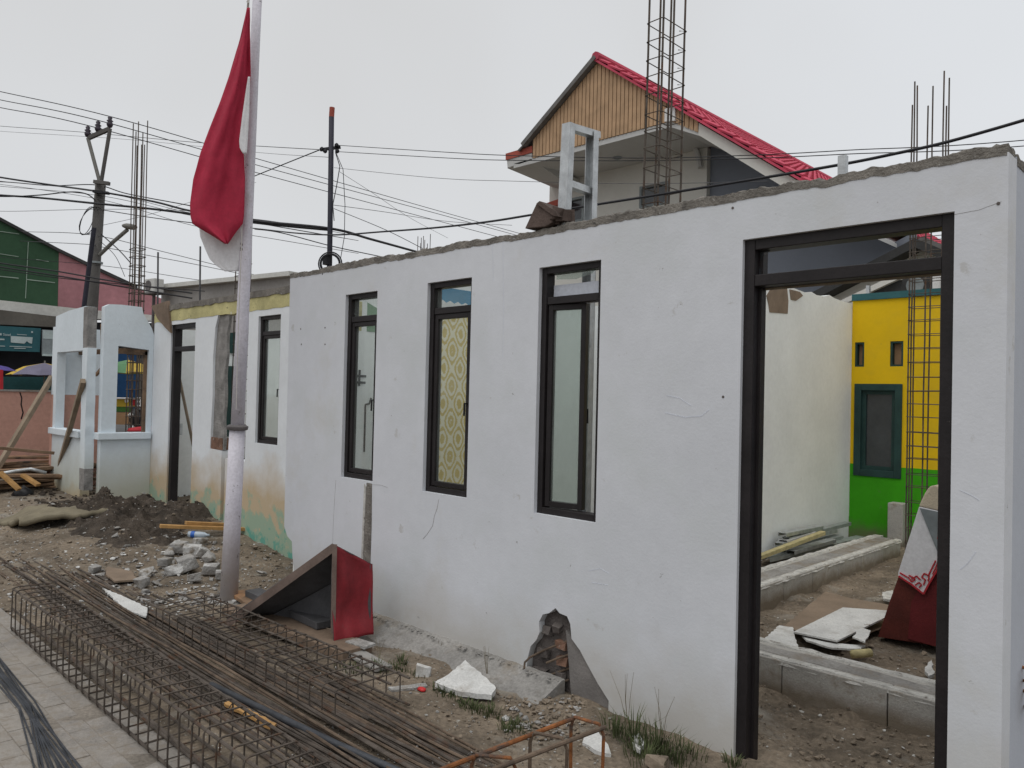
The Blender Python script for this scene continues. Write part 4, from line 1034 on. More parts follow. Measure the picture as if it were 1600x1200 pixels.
# soil mounds: height functions shared with the rubble scatter
MOUNDS = []
def mound_z(x, y, c, rx, ry, h, seed, lumps, skirt):
    s_, t_ = (x - c[0]) / rx, (y - c[1]) / ry
    if abs(s_) > 1 or abs(t_) > 1: return -9
    rad = math.hypot(s_, t_) * (1 + .25 * noise.noise(Vector((s_ * 2, t_ * 2, seed)))); k = sm(1.0, .15, rad)
    return gz(x, y) - skirt * (1 - k) + h * k + k * lumps * (fbm(x + seed, y, 2.4) + .55 * fbm(x, y + seed, 7.0) + .25 * fbm(x, y, 19.0))
def topz(x, y): return max([gz(x, y)] + [mound_z(x, y, *q) for q in MOUNDS])
def mound(name, m, c, rx, ry, h, seed, label, n=90, lumps=.10, kind='structure', skirt=.05):
    MOUNDS.append((c, rx, ry, h, seed, lumps, skirt)); b = B()
    for j in range(n + 1):
        for i in range(n + 1):
            x, y = c[0] + (2 * i / n - 1) * rx, c[1] + (2 * j / n - 1) * ry
            b.v.append(Vector((x, y, mound_z(x, y, c, rx, ry, h, seed, lumps, skirt))))
    b.f = [(j * (n + 1) + i, j * (n + 1) + i + 1, (j + 1) * (n + 1) + i + 1, (j + 1) * (n + 1) + i) for j in range(n) for i in range(n)]
    return tag(b.build(name, m, recalc=False), label, None, kind=kind)
mc = onz(180, 800, .25)
mound('soil_mound', 'soil', (mc.x, mc.y), 1.9, 1.1, .13, 3, 'dark lumpy soil heap in front of the booth', lumps=.17)
mc2 = onz(262, 800, .2)
mound('soil_mound', 'soil', (mc2.x + .1, mc2.y), 1.0, .6, .10, 9, 'lower dark soil spill by the stained wall doorway', lumps=.09)
# scattered small rubble (uncountable)
def scatter(name, m, n, region, smin, smax, seed, label, thin=1.0):
    rr = random.Random(seed); b = B(); k = 0
    while k < n:
        u, v = rr.uniform(*region[0]), rr.uniform(*region[1]); p = onz(u, v, .02)
        if len(region) > 2 and not region[2](p): continue
        p.z = topz(p.x, p.y); s = rr.uniform(smin, smax) * rr.choice((.5, .7, 1))
        b.rock(p + ZV * s * .2 * thin, s, s * rr.uniform(.5, .95), s * .62 * thin, rr.randrange(10 ** 6)); k += 1
    o = b.build(name, m); return tag(o, label, None, kind='stuff')
outside = lambda p: p.y < 3.35 or p.x < -6.2
inside = lambda p: 3.65 < p.y < 10.2 and -3.3 < p.x < -.9
scatter('rubble_chips', 'rubble', 1300, ((0, 470), (795, 960), outside), .006, .024, 1, 'pale grey rubble chips scattered over the dirt by the flagpole')
scatter('heap_rubble', 'rubble', 160, ((150, 350), (850, 945), outside), .02, .06, 21, 'broken grey pieces spilled round the concrete heap')
scatter('heap_flakes', 'plaster', 130, ((90, 350), (865, 950), outside), .015, .05, 22, 'white gypsum flakes spilled round the concrete heap', .4)
scatter('paver_grit', 'stone', 700, ((0, 480), (960, 1200), lambda p: p.y < 1.6), .003, .009, 23, 'brown grit scattered on the pavers', .5)
scatter('plaster_chips', 'plaster', 380, ((0, 440), (800, 960), outside), .006, .022, 2, 'white plaster flakes scattered over the dirt', .4)
scatter('stone_chips', 'stone', 900, ((0, 470), (780, 960), outside), .008, .035, 3, 'brown clods and stones scattered over the dirt')
scatter('wall_foot_grit', 'stone', 900, ((430, 960), (985, 1200), lambda p: p.y < 3.4), .004, .016, 16, 'fine brown grit on the dirt along the wall foot')
scatter('wall_foot_chips', 'rubble', 420, ((440, 960), (985, 1200), lambda p: p.y < 3.4), .004, .014, 4, 'fine grey chips on the dirt along the wall foot')
scatter('hole_grit', 'stone', 260, ((785, 915), (1085, 1150), lambda p: p.y < 3.45), .006, .03, 15, 'brown grit below the hole in the wall')
scatter('hole_debris', 'rubble', 110, ((790, 910), (1085, 1150), lambda p: p.y < 3.45), .008, .028, 5, 'broken mortar pieces spilled below the hole in the wall')
scatter('indoor_clods', 'stone', 700, ((1170, 1480), (850, 1200), inside), .006, .026, 6, 'brown clods and stones on the dirt floor inside the doorway')
scatter('indoor_chips', 'paleredge', 140, ((1170, 1480), (880, 1200), inside), .006, .025, 7, 'pale chips on the dirt floor inside the doorway', .5)
scatter('mound_clods', 'soil', 600, ((30, 310), (745, 835), outside), .012, .06, 12, 'dark clods over the soil heap')
scatter('mound_stones', 'rubble', 110, ((40, 300), (745, 830), outside), .012, .04, 13, 'pale stones stuck in the soil heap')
scatter('paver_litter', 'plaster', 70, ((0, 560), (960, 1200), lambda p: p.y < 2.2), .004, .014, 8, 'tiny white litter flecks on the pavers', .3)
scatter('paver_leaves', 'brownsheet', 60, ((0, 330), (980, 1200), lambda p: p.y < 1.4), .006, .022, 9, 'dry brown scraps on the pavers', .15)

# ------------------------------------------------------------------ soil mound, sheet, lumber
sh_ = B(); n = 30
sc0 = onz(75, 806, .2)
for j in range(n + 1):
    for i in range(n + 1):
        s, t = 2 * i / n - 1, 2 * j / n - 1
        x, y = sc0.x + s * .6 + t * .15, sc0.y + t * .40 * (1 + .15 * noise.noise(Vector((s * 3, 0, 1))))
        z = gz(x, y) + .03 + .10 * sm(1.15, .1, math.hypot(s * .9, t)) + .05 * noise.noise(Vector((x * 3, y * 3, 0))) + .02 * noise.noise(Vector((x * 9, y * 9, 0))) + .10 * sm(-.2, 1, s) 
        sh_.v.append(Vector((x, y, z)))
sh_.f = [(j * (n + 1) + i, j * (n + 1) + i + 1, (j + 1) * (n + 1) + i + 1, (j + 1) * (n + 1) + i) for j in range(n) for i in range(n)]
o = sh_.build('cement_sheet', 'tan', smooth=True, recalc=False); md = o.modifiers.new('thick', 'SOLIDIFY'); md.thickness = .05; md.offset = -1
tag(o, 'curved tan sheet lying over the dark soil heap', 'sheet')
tag(B().lump(onz(36, 772, .2), (.16, .13, .11), 6, 2, .3).build('plastic_bag', 'black', smooth=True), 'dark plastic bag beside the lumber pile', 'bag')

rr = random.Random(5)
for k in range(26):
    lay = k // 4
    v = 770 - lay * 9 + rr.uniform(-3, 3)
    c = onx(rr.uniform(5, 62), v, -13.2 + rr.uniform(-.7, .5) + lay * -.04)
    ang = rr.uniform(-.25, .25) + (rr.choice((0, 0, 0, .7, -.5)) if lay < 4 else 0); ln = rr.uniform(.7, 1.5)
    d = Vector((math.sin(ang) * .9, math.cos(ang), rr.uniform(-.04, .04)))
    o = B().beam(c - d * ln, c + d * ln, rr.uniform(.08, .18), rr.uniform(.025, .05)).build('lumber_plank', 'oldwood', bevel=.003)
    tag(o, 'rough reclaimed plank in the pile against the pink wall', 'plank', 'planks piled against the pink wall')
tp_ = [onx(0, 757, -12.6), onx(40, 738, -12.6), onx(75, 741, -12.6)]
tag(B().tube([onx(-20, 744, -12.5), onx(25, 736, -12.5), onx(48, 733, -12.5), onx(72, 739, -12.4)], .025, 8).build('grey_pipe', 'galv', smooth=True), 'bent grey metal pipe on top of the plank pile', 'pipe')
tag(B().beam(onx(82, 588, -13.25), onx(-8, 738, -13.1), .10, .06).build('timber_prop', 'prop', bevel=.004), 'long slanting timber prop crossing the pink wall', 'timber')
tag(B().beam(ony(130, 595, ys_ - .2), onz(84, 760, .18), .06, .07).build('timber_prop', 'prop', bevel=.004), 'slanting timber prop leaning on the booth post', 'timber')
for k, (u0, v0, u1, v1) in enumerate([(0, 738, 30, 765), (35, 742, 60, 758), (0, 700, 85, 708)]):
    tag(B().beam(onx(u0, v0, -12.4), onx(u1, v1, -12.2), .08, .04).build('lumber_plank', 'newwood' if k < 2 else 'oldwood', bevel=.003), 'rough reclaimed plank in the pile against the pink wall', 'plank', 'planks piled against the pink wall')

# ------------------------------------------------------------------ inside the doorway
slabpiece([(1225, 978), (1290, 924), (1330, 935), (1420, 950), (1392, 975), (1320, 1003), (1280, 1000)], .035, .008, 'brownsheet', 'large torn brown hardboard sheet on the dirt floor', 'board', 'hardboard_sheet')
slabpiece([(1240, 987), (1317, 949), (1391, 954), (1388, 962), (1308, 1001)], .075, .012, 'plaster', 'clean white gypsum panel lying on the brown hardboard', 'panel', 'gypsum_panel', tilt=.04, ragged=.15)
slabpiece([(1195, 997), (1218, 977), (1239, 980), (1248, 1013), (1225, 1010)], .06, .012, 'plaster', 'torn white sheet scrap beside the footing inside', 'panel scrap', 'panel_scrap')
slabpiece([(1253, 993), (1290, 1003), (1320, 1006), (1352, 1008), (1345, 1014), (1300, 1012), (1260, 1000)], .05, .012, 'plaster', 'broken white strip in front of the gypsum panel', 'panel scrap', 'panel_scrap')
slabpiece([(1332, 995), (1345, 980), (1360, 985), (1352, 1003)], .10, .01, 'plaster', 'curled white scrap by the red brown board', 'panel scrap', 'panel_scrap')
slabpiece([(1378, 925), (1395, 922), (1397, 938), (1380, 935)], .06, .02, 'paleredge', 'pale lump on the dirt near the back footing', 'plaster chunk')
p0, p1 = onz(1332, 1022, .05), onz(1360, 1020, .05)
tag(B().tube([p0, p1], .028, 12).build('cardboard_tube', 'yellowch', smooth=True), 'short tan cardboard tube lying by the front footing', 'tube')
slabpiece([(1445, 1045), (1455, 1030), (1460, 1052), (1450, 1056)], .04, .02, 'plaster', 'small white chip on the dirt right of the tube')
# podium board with cloth
YP = 6.05
pd = thing('red_board', 'red brown tapered stand with beige top, draped in a white red-bordered cloth', 'stand', tuple(ony(1430, 980, YP)))
poly = pxy([(1372, 995), (1390, 940), (1408, 890), (1437, 790), (1560, 800), (1560, 1040), (1470, 1010)], YP)
B().prism(poly, (0, .32, 0)).build('front_board', 'podium', pd)
B().prism(pxy([(1418, 998), (1424, 940), (1470, 860), (1556, 860), (1556, 1036), (1468, 1012)], YP - .012), (0, .011, 0)).build('inner_panel', 'podium2', pd)
B().prism(pxy([(1435, 791), (1445, 770), (1452, 760), (1462, 758), (1475, 764), (1560, 775), (1560, 806), (1475, 800)], YP - .02), (0, .36, 0)).build('beige_top', 'foam', pd, bevel=.012)
cl = B().prism(pxy([(1436, 792), (1420, 842), (1404, 893), (1403, 899), (1424, 912), (1443, 928), (1452, 910), (1463, 892), (1470, 872), (1500, 866), (1560, 860), (1560, 803), (1475, 801)], YP - .035), (0, .02, 0)).build('cloth', 'whitecloth', pd)
B().prism(pxy([(1437, 794), (1467, 868), (1476, 858), (1476, 802)], YP - .045), (0, .009, 0)).build('cloth_fold', 'signgrey', cl)
B().prism(pxy([(1471, 806), (1482, 804), (1482, 846), (1464, 842)], YP - .052), (0, .006, 0)).build('red_ribbon', 'stallr', cl)
bd = B()
def rb_(pts, w):
    P = [ony(u, v, YP - .039) for u, v in pts]
    for a, c in zip(P, P[1:]): bd.beam(a, c, w, .006, up=(0, 1, 0))
rb_([(1404, 900), (1424, 913), (1443, 928), (1452, 911), (1463, 893), (1470, 874)], .012)
rb_([(1406, 895), (1420, 903), (1424, 909), (1430, 906), (1426, 902), (1420, 899)], .009)
rb_([(1430, 914), (1436, 910), (1440, 914), (1436, 918)], .009); rb_([(1424, 905), (1432, 900), (1438, 906)], .009)
rb_([(1443, 914), (1446, 906), (1440, 902), (1444, 896), (1452, 900), (1450, 908)], .009); rb_([(1450, 900), (1456, 888), (1462, 876)], .009); rb_([(1457, 897), (1464, 882), (1469, 868)], .007)
bd.build('red_meander_border', 'stallr', cl)
# metal channels on the floor by the inner wall
def channel(u0, v0, z0, u1, v1, z1, wd, m, label, k):
    a, c = onz(u0, v0, z0), onz(u1, v1, z1)
    for p in (a, c): p.x = max(p.x, XI + .12)
    d = (c - a).normalized(); s = d.cross(ZV).normalized(); b = B(); th = .006
    b.beam(a, c, wd, th); b.beam(a + s * wd / 2 - ZV * .018, c + s * wd / 2 - ZV * .018, th, .04); b.beam(a - s * wd / 2 - ZV * .018, c - s * wd / 2 - ZV * .018, th, .04)
    tag(b.build('metal_channel', m), label, 'metal channel', None)
for k, (a, l) in enumerate([((1176, 826, .28, 1240, 816, .26, .09, 'galv'), 'bright galvanised channel topmost on the scrap pile at the inner wall'), ((1176, 832, .22, 1312, 814, .22, .08, 'galvgreen'), 'longest dull channel lying against the inner white wall'),
        ((1176, 842, .18, 1300, 826, .18, .09, 'galv'), 'wide pale channel below the longest dull one'), ((1212, 842, .20, 1268, 830, .22, .10, 'plaster'), 'short white channel offcut on the scrap pile'),
        ((1180, 868, .10, 1286, 830, .26, .06, 'yellowch'), 'slanting yellow stained channel across the scrap pile'), ((1235, 860, .1, 1300, 842, .12, .10, 'galv'), 'bright bent strip at the front of the scrap pile'),
        ((1176, 868, .06, 1345, 838, .06, .12, 'galvgreen'), 'dull channel resting along the back footing'), ((1176, 852, .08, 1310, 836, .10, .12, 'galvgreen'), 'dull channel at the bottom of the scrap pile')]):
    channel(*a, l, k)

# ------------------------------------------------------------------ metal stud frame and scrap on the wall top
xf = ony(884, 330, Y0 + .05).x
fm = thing('galvanised_scaffold', 'galvanised metal stud frame standing on top of the white wall', 'metal frame', (xf, Y0 + .06, 2.75))
def cchan(b, a, c, w, d, side):
    a, c = Vector(a), Vector(c); up = (c - a).normalized()
    th = .004
    b.beam(a, c, w, th, up=side); s = Vector(side).normalized(); t = up.cross(s).normalized()
    b.beam(a + t * (w / 2 - th / 2) + s * d / 2, c + t * (w / 2 - th / 2) + s * d / 2, th, d, up=side); b.beam(a - t * (w / 2 - th / 2) + s * d / 2, c - t * (w / 2 - th / 2) + s * d / 2, th, d, up=side)
pa_, pt_ = ony(877, 345, Y0 + .04), ony(885, 192, Y0 + .04)
xm = pt_.x
r0, r1 = onx(899, 200, xm), onx(932, 212, xm)
b = B(); cchan(b, (pa_.x, pa_.y, 2.69), pt_, .066, .045, (0, 1, 0)); b.build('stud', 'galv', fm)
y2 = onx(931, 300, xm + .02).y
pt2 = onx(929, 206, xm + .02)
b = B(); cchan(b, (pa_.x + .02, y2, 2.5), (xm, y2, pt2.z), .066, .045, (0, -1, 0)); b.build('stud', 'galv', fm)
B().beam((xm, pt_.y, pt_.z - .02), (xm, y2 + .03, pt2.z - .005), .05, .04).build('top_rail', 'galv', fm)
zr = onx(893, 288, xm).z
B().beam((xm - .01, pt_.y + .03, zr), (xm - .01, y2, zr - .005), .05, .04).build('middle_rail', 'galv', fm)
b = B(); cchan(b, (pa_.x + .02, y2, .0), (pa_.x + .02, y2, 2.49), .07, .045, (0, -1, 0)); b.build('lower_stud', 'galv', fm)
ws = thing('broken_eave_piece', 'broken brown eave timber lying on the wall top beside the metal frame', 'timber', tuple(ony(850, 350, Y0 + .05)))
B().prism(pxy([(820, 357), (838, 318), (843, 314), (864, 332), (862, 348), (852, 354)], Y0 - .02), (0, .16, 0)).build('eave_board', 'darkwood', ws, bevel=.004)
B().prism(pxy([(838, 318), (843, 314), (868, 330), (872, 338), (864, 337)], Y0 - .035), (0, .10, 0)).build('top_batten', 'darkwood', ws)
eb = B()
for k, (u, v) in enumerate([(868, 338), (876, 335), (884, 338), (872, 345), (890, 340), (861, 350), (880, 347)]): eb.chunk(ony(u, v, Y0 + .02 + .01 * k), .05, .04, .035, 70 + k)
eb.build('tile_fragments', 'darkwood', ws)['kind'] = 'stuff'
st = ony(1315, 264, Y0 + .07)
b = B(); cchan(b, (st.x, st.y, 2.70), (st.x, st.y, 2.83), .035, .03, (0, 1, 0))
tag(b.build('stud_stub', 'galv'), 'short galvanised stud stub on the wall top above the doorway', 'metal stub')

# ------------------------------------------------------------------ two-storey house behind
YH = 11.5; YB = 25.0
hs = thing('gabled_house', 'two storey white house with orange boarded gable and red tiled roof', 'house', (-9, 14, 0))
ap = ony(935, 92, YH); le = ony(822, 228, YH); re_ = ony(1275, 289, YH)
slope = (ap.z - re_.z) / (re_.x - ap.x)
# boards of the gable
x_l, x_r = ony(832, 240, YH).x, ony(1091, 200, YH).x
zb = ony(832, 247, YH).z; xk = ony(1047, 190, YH).x; zk2 = ony(1090, 207, YH).z
nb = 42; bw = (x_r - x_l) / nb
def rakez(x): return (ap.z - slope * (x - ap.x) if x > ap.x else ap.z - (ap.z - le.z) / (ap.x - le.x) * (ap.x - x)) - .05
for i in range(nb):
    a, c = x_l + i * bw + .009, x_l + (i + 1) * bw - .009
    zq = [zb if q_ < xk else zb + (zk2 - zb) * (q_ - xk) / (x_r - xk) for q_ in (a, c)]
    B().prism(XZ([(a, zq[0]), (c, zq[1]), (c, rakez(c)), (a, rakez(a))], YH + .01 * noise.noise(Vector((i * 3.3, 0, 0)))), (0, .04, 0)).build('gable_board', 'siding', hs)
B().prism(XZ([(x_l, zb), (xk, zb), (x_r, zk2), (x_r, rakez(x_r)), (ap.x, ap.z - .06), (x_l, rakez(x_l))], YH + .035), (0, .05, 0)).build('gable_backing', 'plank', hs)
# soffit, fascia
YF = 12.9
B().box(x_l - .55, xk, YH + .02, YF, zb - .10, zb - .004).build('soffit', 'soffit', hs)
B().prism([(xk, YH + .02, zb - .1), (xk, YH + .02, zb - .004), (x_r + .1, YH + .02, zk2 - .004), (x_r + .1, YH + .02, zk2 - .1)], (0, YF - YH - .02, 0)).build('soffit', 'soffit', hs)
B().prism(XZ([(xk - .09, zb + .0), (xk + .12, zb - .03), (xk + .12, zb + .25), (xk - .09, zb + .22)], YH - .04), (0, .05, 0)).build('bracket_plate', 'stallw', hs)
# underside fascia of right rake
x_e = ony(1345, 322, YH).x
x_w = ony(1428, 372, 13.0).x
def fz(x, d): return ap.z - slope * (x - ap.x) - d
B().prism(XZ([(x_r, fz(x_r, .10)), (x_e, fz(x_e, .10)), (x_e, fz(x_e, .34)), (x_r, zk2 - .04)], YH + .01), (0, .12, 0)).build('rake_fascia', 'housewhite', hs)
B().prism([(x_r, YH + .13, fz(x_r, .30)), (x_e, YH + .13, fz(x_e, .30)), (x_e, YH + .13, fz(x_e, .24)), (x_r, YH + .13, fz(x_r, .24))], (0, YB - YH - .2, 0)).build('sloping_soffit', 'soffit', hs)
# roof slopes: waved tiles
def tiles(name, x0, z0, x1, z1, ya, yb, m, wave=.22, amp=.028, row=.34):
    b = B(); L = math.hypot(x1 - x0, z1 - z0); nrw = int(L / row); nc = int((yb - ya) / wave * 6)
    nrm = Vector((-(z1 - z0), 0, (x1 - x0))).normalized()
    if nrm.z < 0: nrm = -nrm
    for r in range(nrw):
        for e in (0, 1):
            t = (r + e) / nrw
            for c in range(nc + 1):
                y = ya + (yb - ya) * c / nc
                p = Vector((x0 + (x1 - x0) * t, y, z0 + (z1 - z0) * t)) + nrm * (amp * abs(math.sin(math.pi * (y - ya) / wave)) + (.032 if e else .0))
                b.v.append(p)
        o = r * 2 * (nc + 1)
        b.f += [(o + c, o + c + 1, o + nc + 1 + c + 1, o + nc + 1 + c) for c in range(nc)]
    o = b.build(name, m, hs); o['kind'] = 'stuff'
    md = o.modifiers.new('thick', 'SOLIDIFY'); md.thickness = .03; md.offset = -1
    return o
tiles('roof_tiles', ap.x, ap.z, x_e, fz(x_e, 0), YH - .08, YB, 'roof')
tiles('roof_tiles', ap.x, ap.z, le.x - .15, le.z - .1, YH - .08, YB, 'roofedge')
rk = B(); rk.beam((ap.x, YH - .06, ap.z + .01), (le.x - .02, YH - .06, le.z + .0), .12, .085); rk.build('left_rake_cap', 'roofedge', hs)
B().prism(XZ([(ap.x, ap.z - .03), (x_e, fz(x_e, .03)), (x_e, fz(x_e, .075)), (ap.x, ap.z - .075)], YH - .09), (0, .09, 0)).build('verge_tiles', 'roof', hs)
B().tube([(ap.x, YH - .1, ap.z + .02), (ap.x, YB, ap.z + .02)], .09, 8).build('ridge_cap', 'roof', hs)
# white body below
xw = ony(1105, 240, YF).x
zc = zb - .1
xbl = ony(858, 330, YF).x
wins = []
wa, wb2 = ony(1000, 292, YF), ony(1045, 318, YF)
va, vb = ony(884, 312, YF), ony(912, 345, YF)
HW = B().prism(XZ([(xbl, 0), (xw, 0), (xw, zc), (xbl, zc)], YF), (0, .15, 0), [XZ([(a.x, c.z), (c.x, c.z), (c.x, a.z), (a.x, a.z)], YF) for a, c in ((wa, wb2), (va, vb))]).build('front_wall', 'housewhite', hs)
for a, c in ((wa, wb2), (va, vb)):
    f_ = frame_rect(B(), a.x, c.x, c.z, a.z, YF - .02, YF + .1, .05).build('window', 'signgrey', hs)
    B().box(a.x + .045, c.x - .045, YF + .04, YF + .05, c.z + .045, a.z - .045).build('pane', 'darkglass', f_)
B().prism(XZ([(xw + .002, 0), (x_w, 0), (x_w, ony(1428, 362, 13.0).z), (x_e - .1, fz(x_e - .1, .31)), (xw + .002, fz(xw, .31))], YF + .12), (0, .12, 0)).build('wing_wall', 'bluegrey', hs)
B().box(xbl, xbl + .15, YF + .151, YB - .5, 0, zc).build('side_wall', 'housewhite', hs)
# left lower eave with white fascia
el = [ony(u, v, YH) for u, v in ((790, 238), (831, 229), (831, 247), (790, 252))]
B().prism([ony(790, 240, YH), ony(831, 228, YH), ony(831, 238, YH), ony(790, 250, YH)], (0, YF - YH + .5, 0)).build('eave_tiles', 'eave', hs)
B().prism([ony(792, 250, YH + .02), ony(831, 239, YH + .02), ony(831, 250, YH + .02), ony(793, 262, YH + .02)], (0, YF - YH + .4, 0)).build('eave_fascia', 'soffit', hs)
# sloped underside joining soffit to wall on the left
B().add([ony(793, 263, YH + .03), ony(832, 250, YH + .03), ony(905, 300, YF - .01), ony(862, 292, YF - .01), ony(793, 258, YH + .03), ony(832, 246, YH + .03), ony(905, 280, YF - .01), ony(862, 280, YF - .01)], [(0, 1, 2, 3), (7, 6, 5, 4), (0, 4, 5, 1), (1, 5, 6, 2), (2, 6, 7, 3), (3, 7, 4, 0)]).build('eave_underside', 'soffit', hs)
B().prism([ony(840, 322, YF - .3), ony(875, 310, YF - .3), ony(875, 318, YF - .3), ony(840, 332, YF - .3)], (0, .3, 0)).build('lower_canopy', 'eave', hs)
lp = ony(965, 236, YH + .8)
B().lathe(lp, (0, 0, -1), [(-.08, .03), (0, .03), (.03, .09), (.14, .09), (.17, .03)], 12).build('porch_lamp', 'signgrey', hs)
# curved white bracket under the right soffit
cv = B(); pts = [ony(u, v, YF - .08) for u, v in ((1060, 205), (1078, 218), (1090, 238), (1094, 262))]
cv.tube(pts, .05, 6); cv.build('curved_moulding', 'soffit', hs)

# house behind the yellow wall (seen through the transom)
nh = thing('grey_roofed_house', 'neighbour house with dark roof edge and white gable above the yellow wall', 'house', (-2, 18, 0))
YN = 12.2
apn = ony(1442, 378, YN); ln_ = ony(1300, 452, YN); rn_ = ony(1590, 440, YN)
B().prism([(ln_.x, YN, 0), (rn_.x, YN, 0), (rn_.x, YN, rn_.z - .1), (apn.x, YN, apn.z - .08), (ln_.x, YN, ln_.z - .1)], (0, .15, 0)).build('gable_wall', 'housewhite', nh)
for q in (ln_, rn_):
    dq = (q - apn).normalized() * .5
    B().prism([apn + ZV * .0, q + dq, q + dq - ZV * .13, apn - ZV * .13], (0, -.35, 0)).build('rake_board', 'darkgable', nh)
    B().prism([apn + ZV * .08, q + dq + ZV * .08, q + dq + ZV * .005, apn + ZV * .005], (0, .6, 0)).build('roof_slope', 'roofedge', nh)
lc = thing('lean_to_roof', 'dark lean to canopy with white slanted beam just over the yellow wall', 'canopy', tuple(ony(1410, 462, 11.3)))
B().prism(pxy([(1340, 468), (1400, 438), (1500, 430), (1500, 466)], 11.5), (0, .1, 0)).build('dark_panel', 'darkgable', lc)
B().prism(pxy([(1312, 470), (1325, 472), (1412, 432), (1400, 428)], 11.4), (0, .08, 0)).build('slanted_beam', 'housewhite', lc)
B().prism(pxy([(1318, 474), (1500, 455), (1500, 468), (1318, 482)], 11.2), (0, .08, 0)).build('pale_beam', 'soffit', lc)
B().prism(pxy([(1353, 446), (1358, 446), (1358, 476), (1353, 476)], 11.1), (0, .06, 0)).build('short_post', 'galv', lc)
B().prism(pxy([(1318, 474), (1324, 474), (1324, 700), (1318, 700)], 11.2), (0, .08, 0)).build('support', 'soffit', lc)
acp = ony(1436, 448, 11.1)
ac2 = thing('air_conditioner', 'dark air conditioner unit above the yellow wall', 'air conditioner', tuple(acp))
B().box(acp.x - .16, acp.x + .16, 10.95, 11.2, acp.z - .14, acp.z + .12).build('casing', 'darkgable', ac2)
B().lathe((acp.x, 10.95, acp.z), (0, -1, 0), [(0, .11), (.02, .11), (.02, .09), (.01, .03)], 14).build('fan_grille', 'signgrey', ac2)
B().box(acp.x + .22, acp.x + .30, 10.9, 10.98, acp.z - .2, acp.z + .2).build('pipe_cover', 'stallw', ac2)
B().box(acp.x - .2, acp.x + .3, 10.98, 11.5, acp.z - .19, acp.z - .14).build('bracket', 'galv', ac2)

# ------------------------------------------------------------------ street background on the left
XG = -29.0
gbld = thing('green_pink_building', 'large building with green and pink sloping gable behind the utility pole', 'building', (XG, 8, 0))
B().prism(pxx([(-160, 262), (0, 343), (92, 392), (90, 480), (-160, 480)], XG), (-.3, 0, 0)).build('green_gable', 'bgreen', gbld)
B().prism(pxx([(92.3, 392.2), (150, 420), (215, 450), (260, 470), (260, 495), (90.3, 484)], XG), (-.3, 0, 0)).build('pink_gable', 'bpink', gbld)
B().prism(pxx([(-160, 258), (0, 339), (92, 388), (150, 416), (215, 446), (215, 451), (150, 421), (92, 393), (0, 344), (-160, 263)], XG + .1), (-.6, 0, 0)).build('roof_edge', 'darkgable', gbld)
sb = B()
for pts in ([(44, 378), (44.8, 378), (40.5, 466), (39.5, 466)], [(0, 361), (30, 365), (30, 366), (0, 362)], [(0, 396), (29, 400.5), (29, 401.5), (0, 397)], [(0, 431), (29, 434), (29, 435.3), (0, 432.3)], [(42, 436), (86, 441), (86, 442.3), (42, 437.3)], [(57, 405), (76, 408), (76, 409), (57, 406)]):
    sb.prism(pxx(pts, XG + .02), (-.05, 0, 0))
sb.build('panel_seam', 'seam', gbld)
shp = thing('shop_row', 'shop front with white canopy, stained slab and dark interior under the green building', 'shop', (-27.5, 3, 0))
B().prism(pxx([(-160, 452), (0, 469), (140, 484), (260, 494), (260, 502), (140, 498), (84, 494), (0, 487), (-160, 476)], -28.2), (-.6, 0, 0)).build('white_canopy', 'canopy', shp)
B().prism(pxx([(-160, 462), (0, 484), (84, 494), (150, 500), (150, 513), (84, 511), (0, 507), (-160, 500)], -27.6), (-.6, 0, 0)).build('stained_slab', 'slab', shp)
B().prism(pxx([(-160, 500), (260, 505), (260, 650), (-160, 650)], -28.4), (-.1, 0, 0)).build('dark_front', 'shopdark', shp)
sg = thing('teal_sign', 'wide teal shop sign with white print hung under the slab', 'sign', tuple(onx(30, 548, -27.3)))
B().prism(pxx([(-120, 502), (0, 509), (64, 513), (62, 550), (0, 548), (-120, 545)], -27.3), (-.1, 0, 0)).build('sign_board', 'sign', sg)
pr = B()
for pts in ([(17, 525), (51, 527), (50, 537), (46, 536), (42, 533), (38, 537), (17, 535)], [(0, 520.5), (2.5, 520.6), (2.5, 524), (0, 523.8)], [(0, 529), (7, 529.4), (7, 531.6), (0, 531.2)], [(0, 540), (8, 540.3), (8, 541.5), (0, 541.2)], [(15, 540.5), (50, 542), (50, 543), (15, 541.5)], [(27, 522), (42, 523), (42, 523.8), (27, 522.8)], [(49, 517.5), (51.5, 517.6), (51.5, 520), (49, 520)], [(22, 543.5), (40, 544), (40, 545), (22, 544.5)]):
    pr.prism(pxx(pts, -27.28), (-.015, 0, 0))
pr.build('sign_print', 'signlite', sg)
tc_ = bpy.data.curves.new('sign_lettering', 'FONT'); tc_.body = 'Steel'; tc_.extrude = .004
tp0 = onx(4.5, 524.3, -27.27); tp1 = onx(16.5, 524.3, -27.27)
tc_.size = .13
tob = bpy.data.objects.new('sign_lettering_tmp', tc_); COL.objects.link(tob)
bpy.context.view_layer.update()
tme = bpy.data.meshes.new_from_object(tob); wdt = max(v.co.x for v in tme.vertices) or 1
bpy.data.objects.remove(tob)
ko = (tp1.y - tp0.y) / wdt
lt = B(); lt.v = [Vector((-27.27 + v.co.z, tp0.y + v.co.x * ko, tp0.z + v.co.y * ko)) for v in tme.vertices]; lt.f = [tuple(p.vertices) for p in tme.polygons]
lt.build('sign_lettering', 'signlite', sg)
s2 = thing('grey_sign', 'faded grey and white sign beside the teal one', 'sign', tuple(onx(75, 556, -27.2)))
B().prism(pxx([(67, 515), (100, 517), (100, 556), (66.5, 554)], -27.2), (-.1, 0, 0)).build('sign_board', 'signgrey', s2)
B().prism(pxx([(67.5, 516), (99, 518), (99, 531), (67.3, 529)], -27.19), (-.02, 0, 0)).build('pale_print', 'signlite', s2)
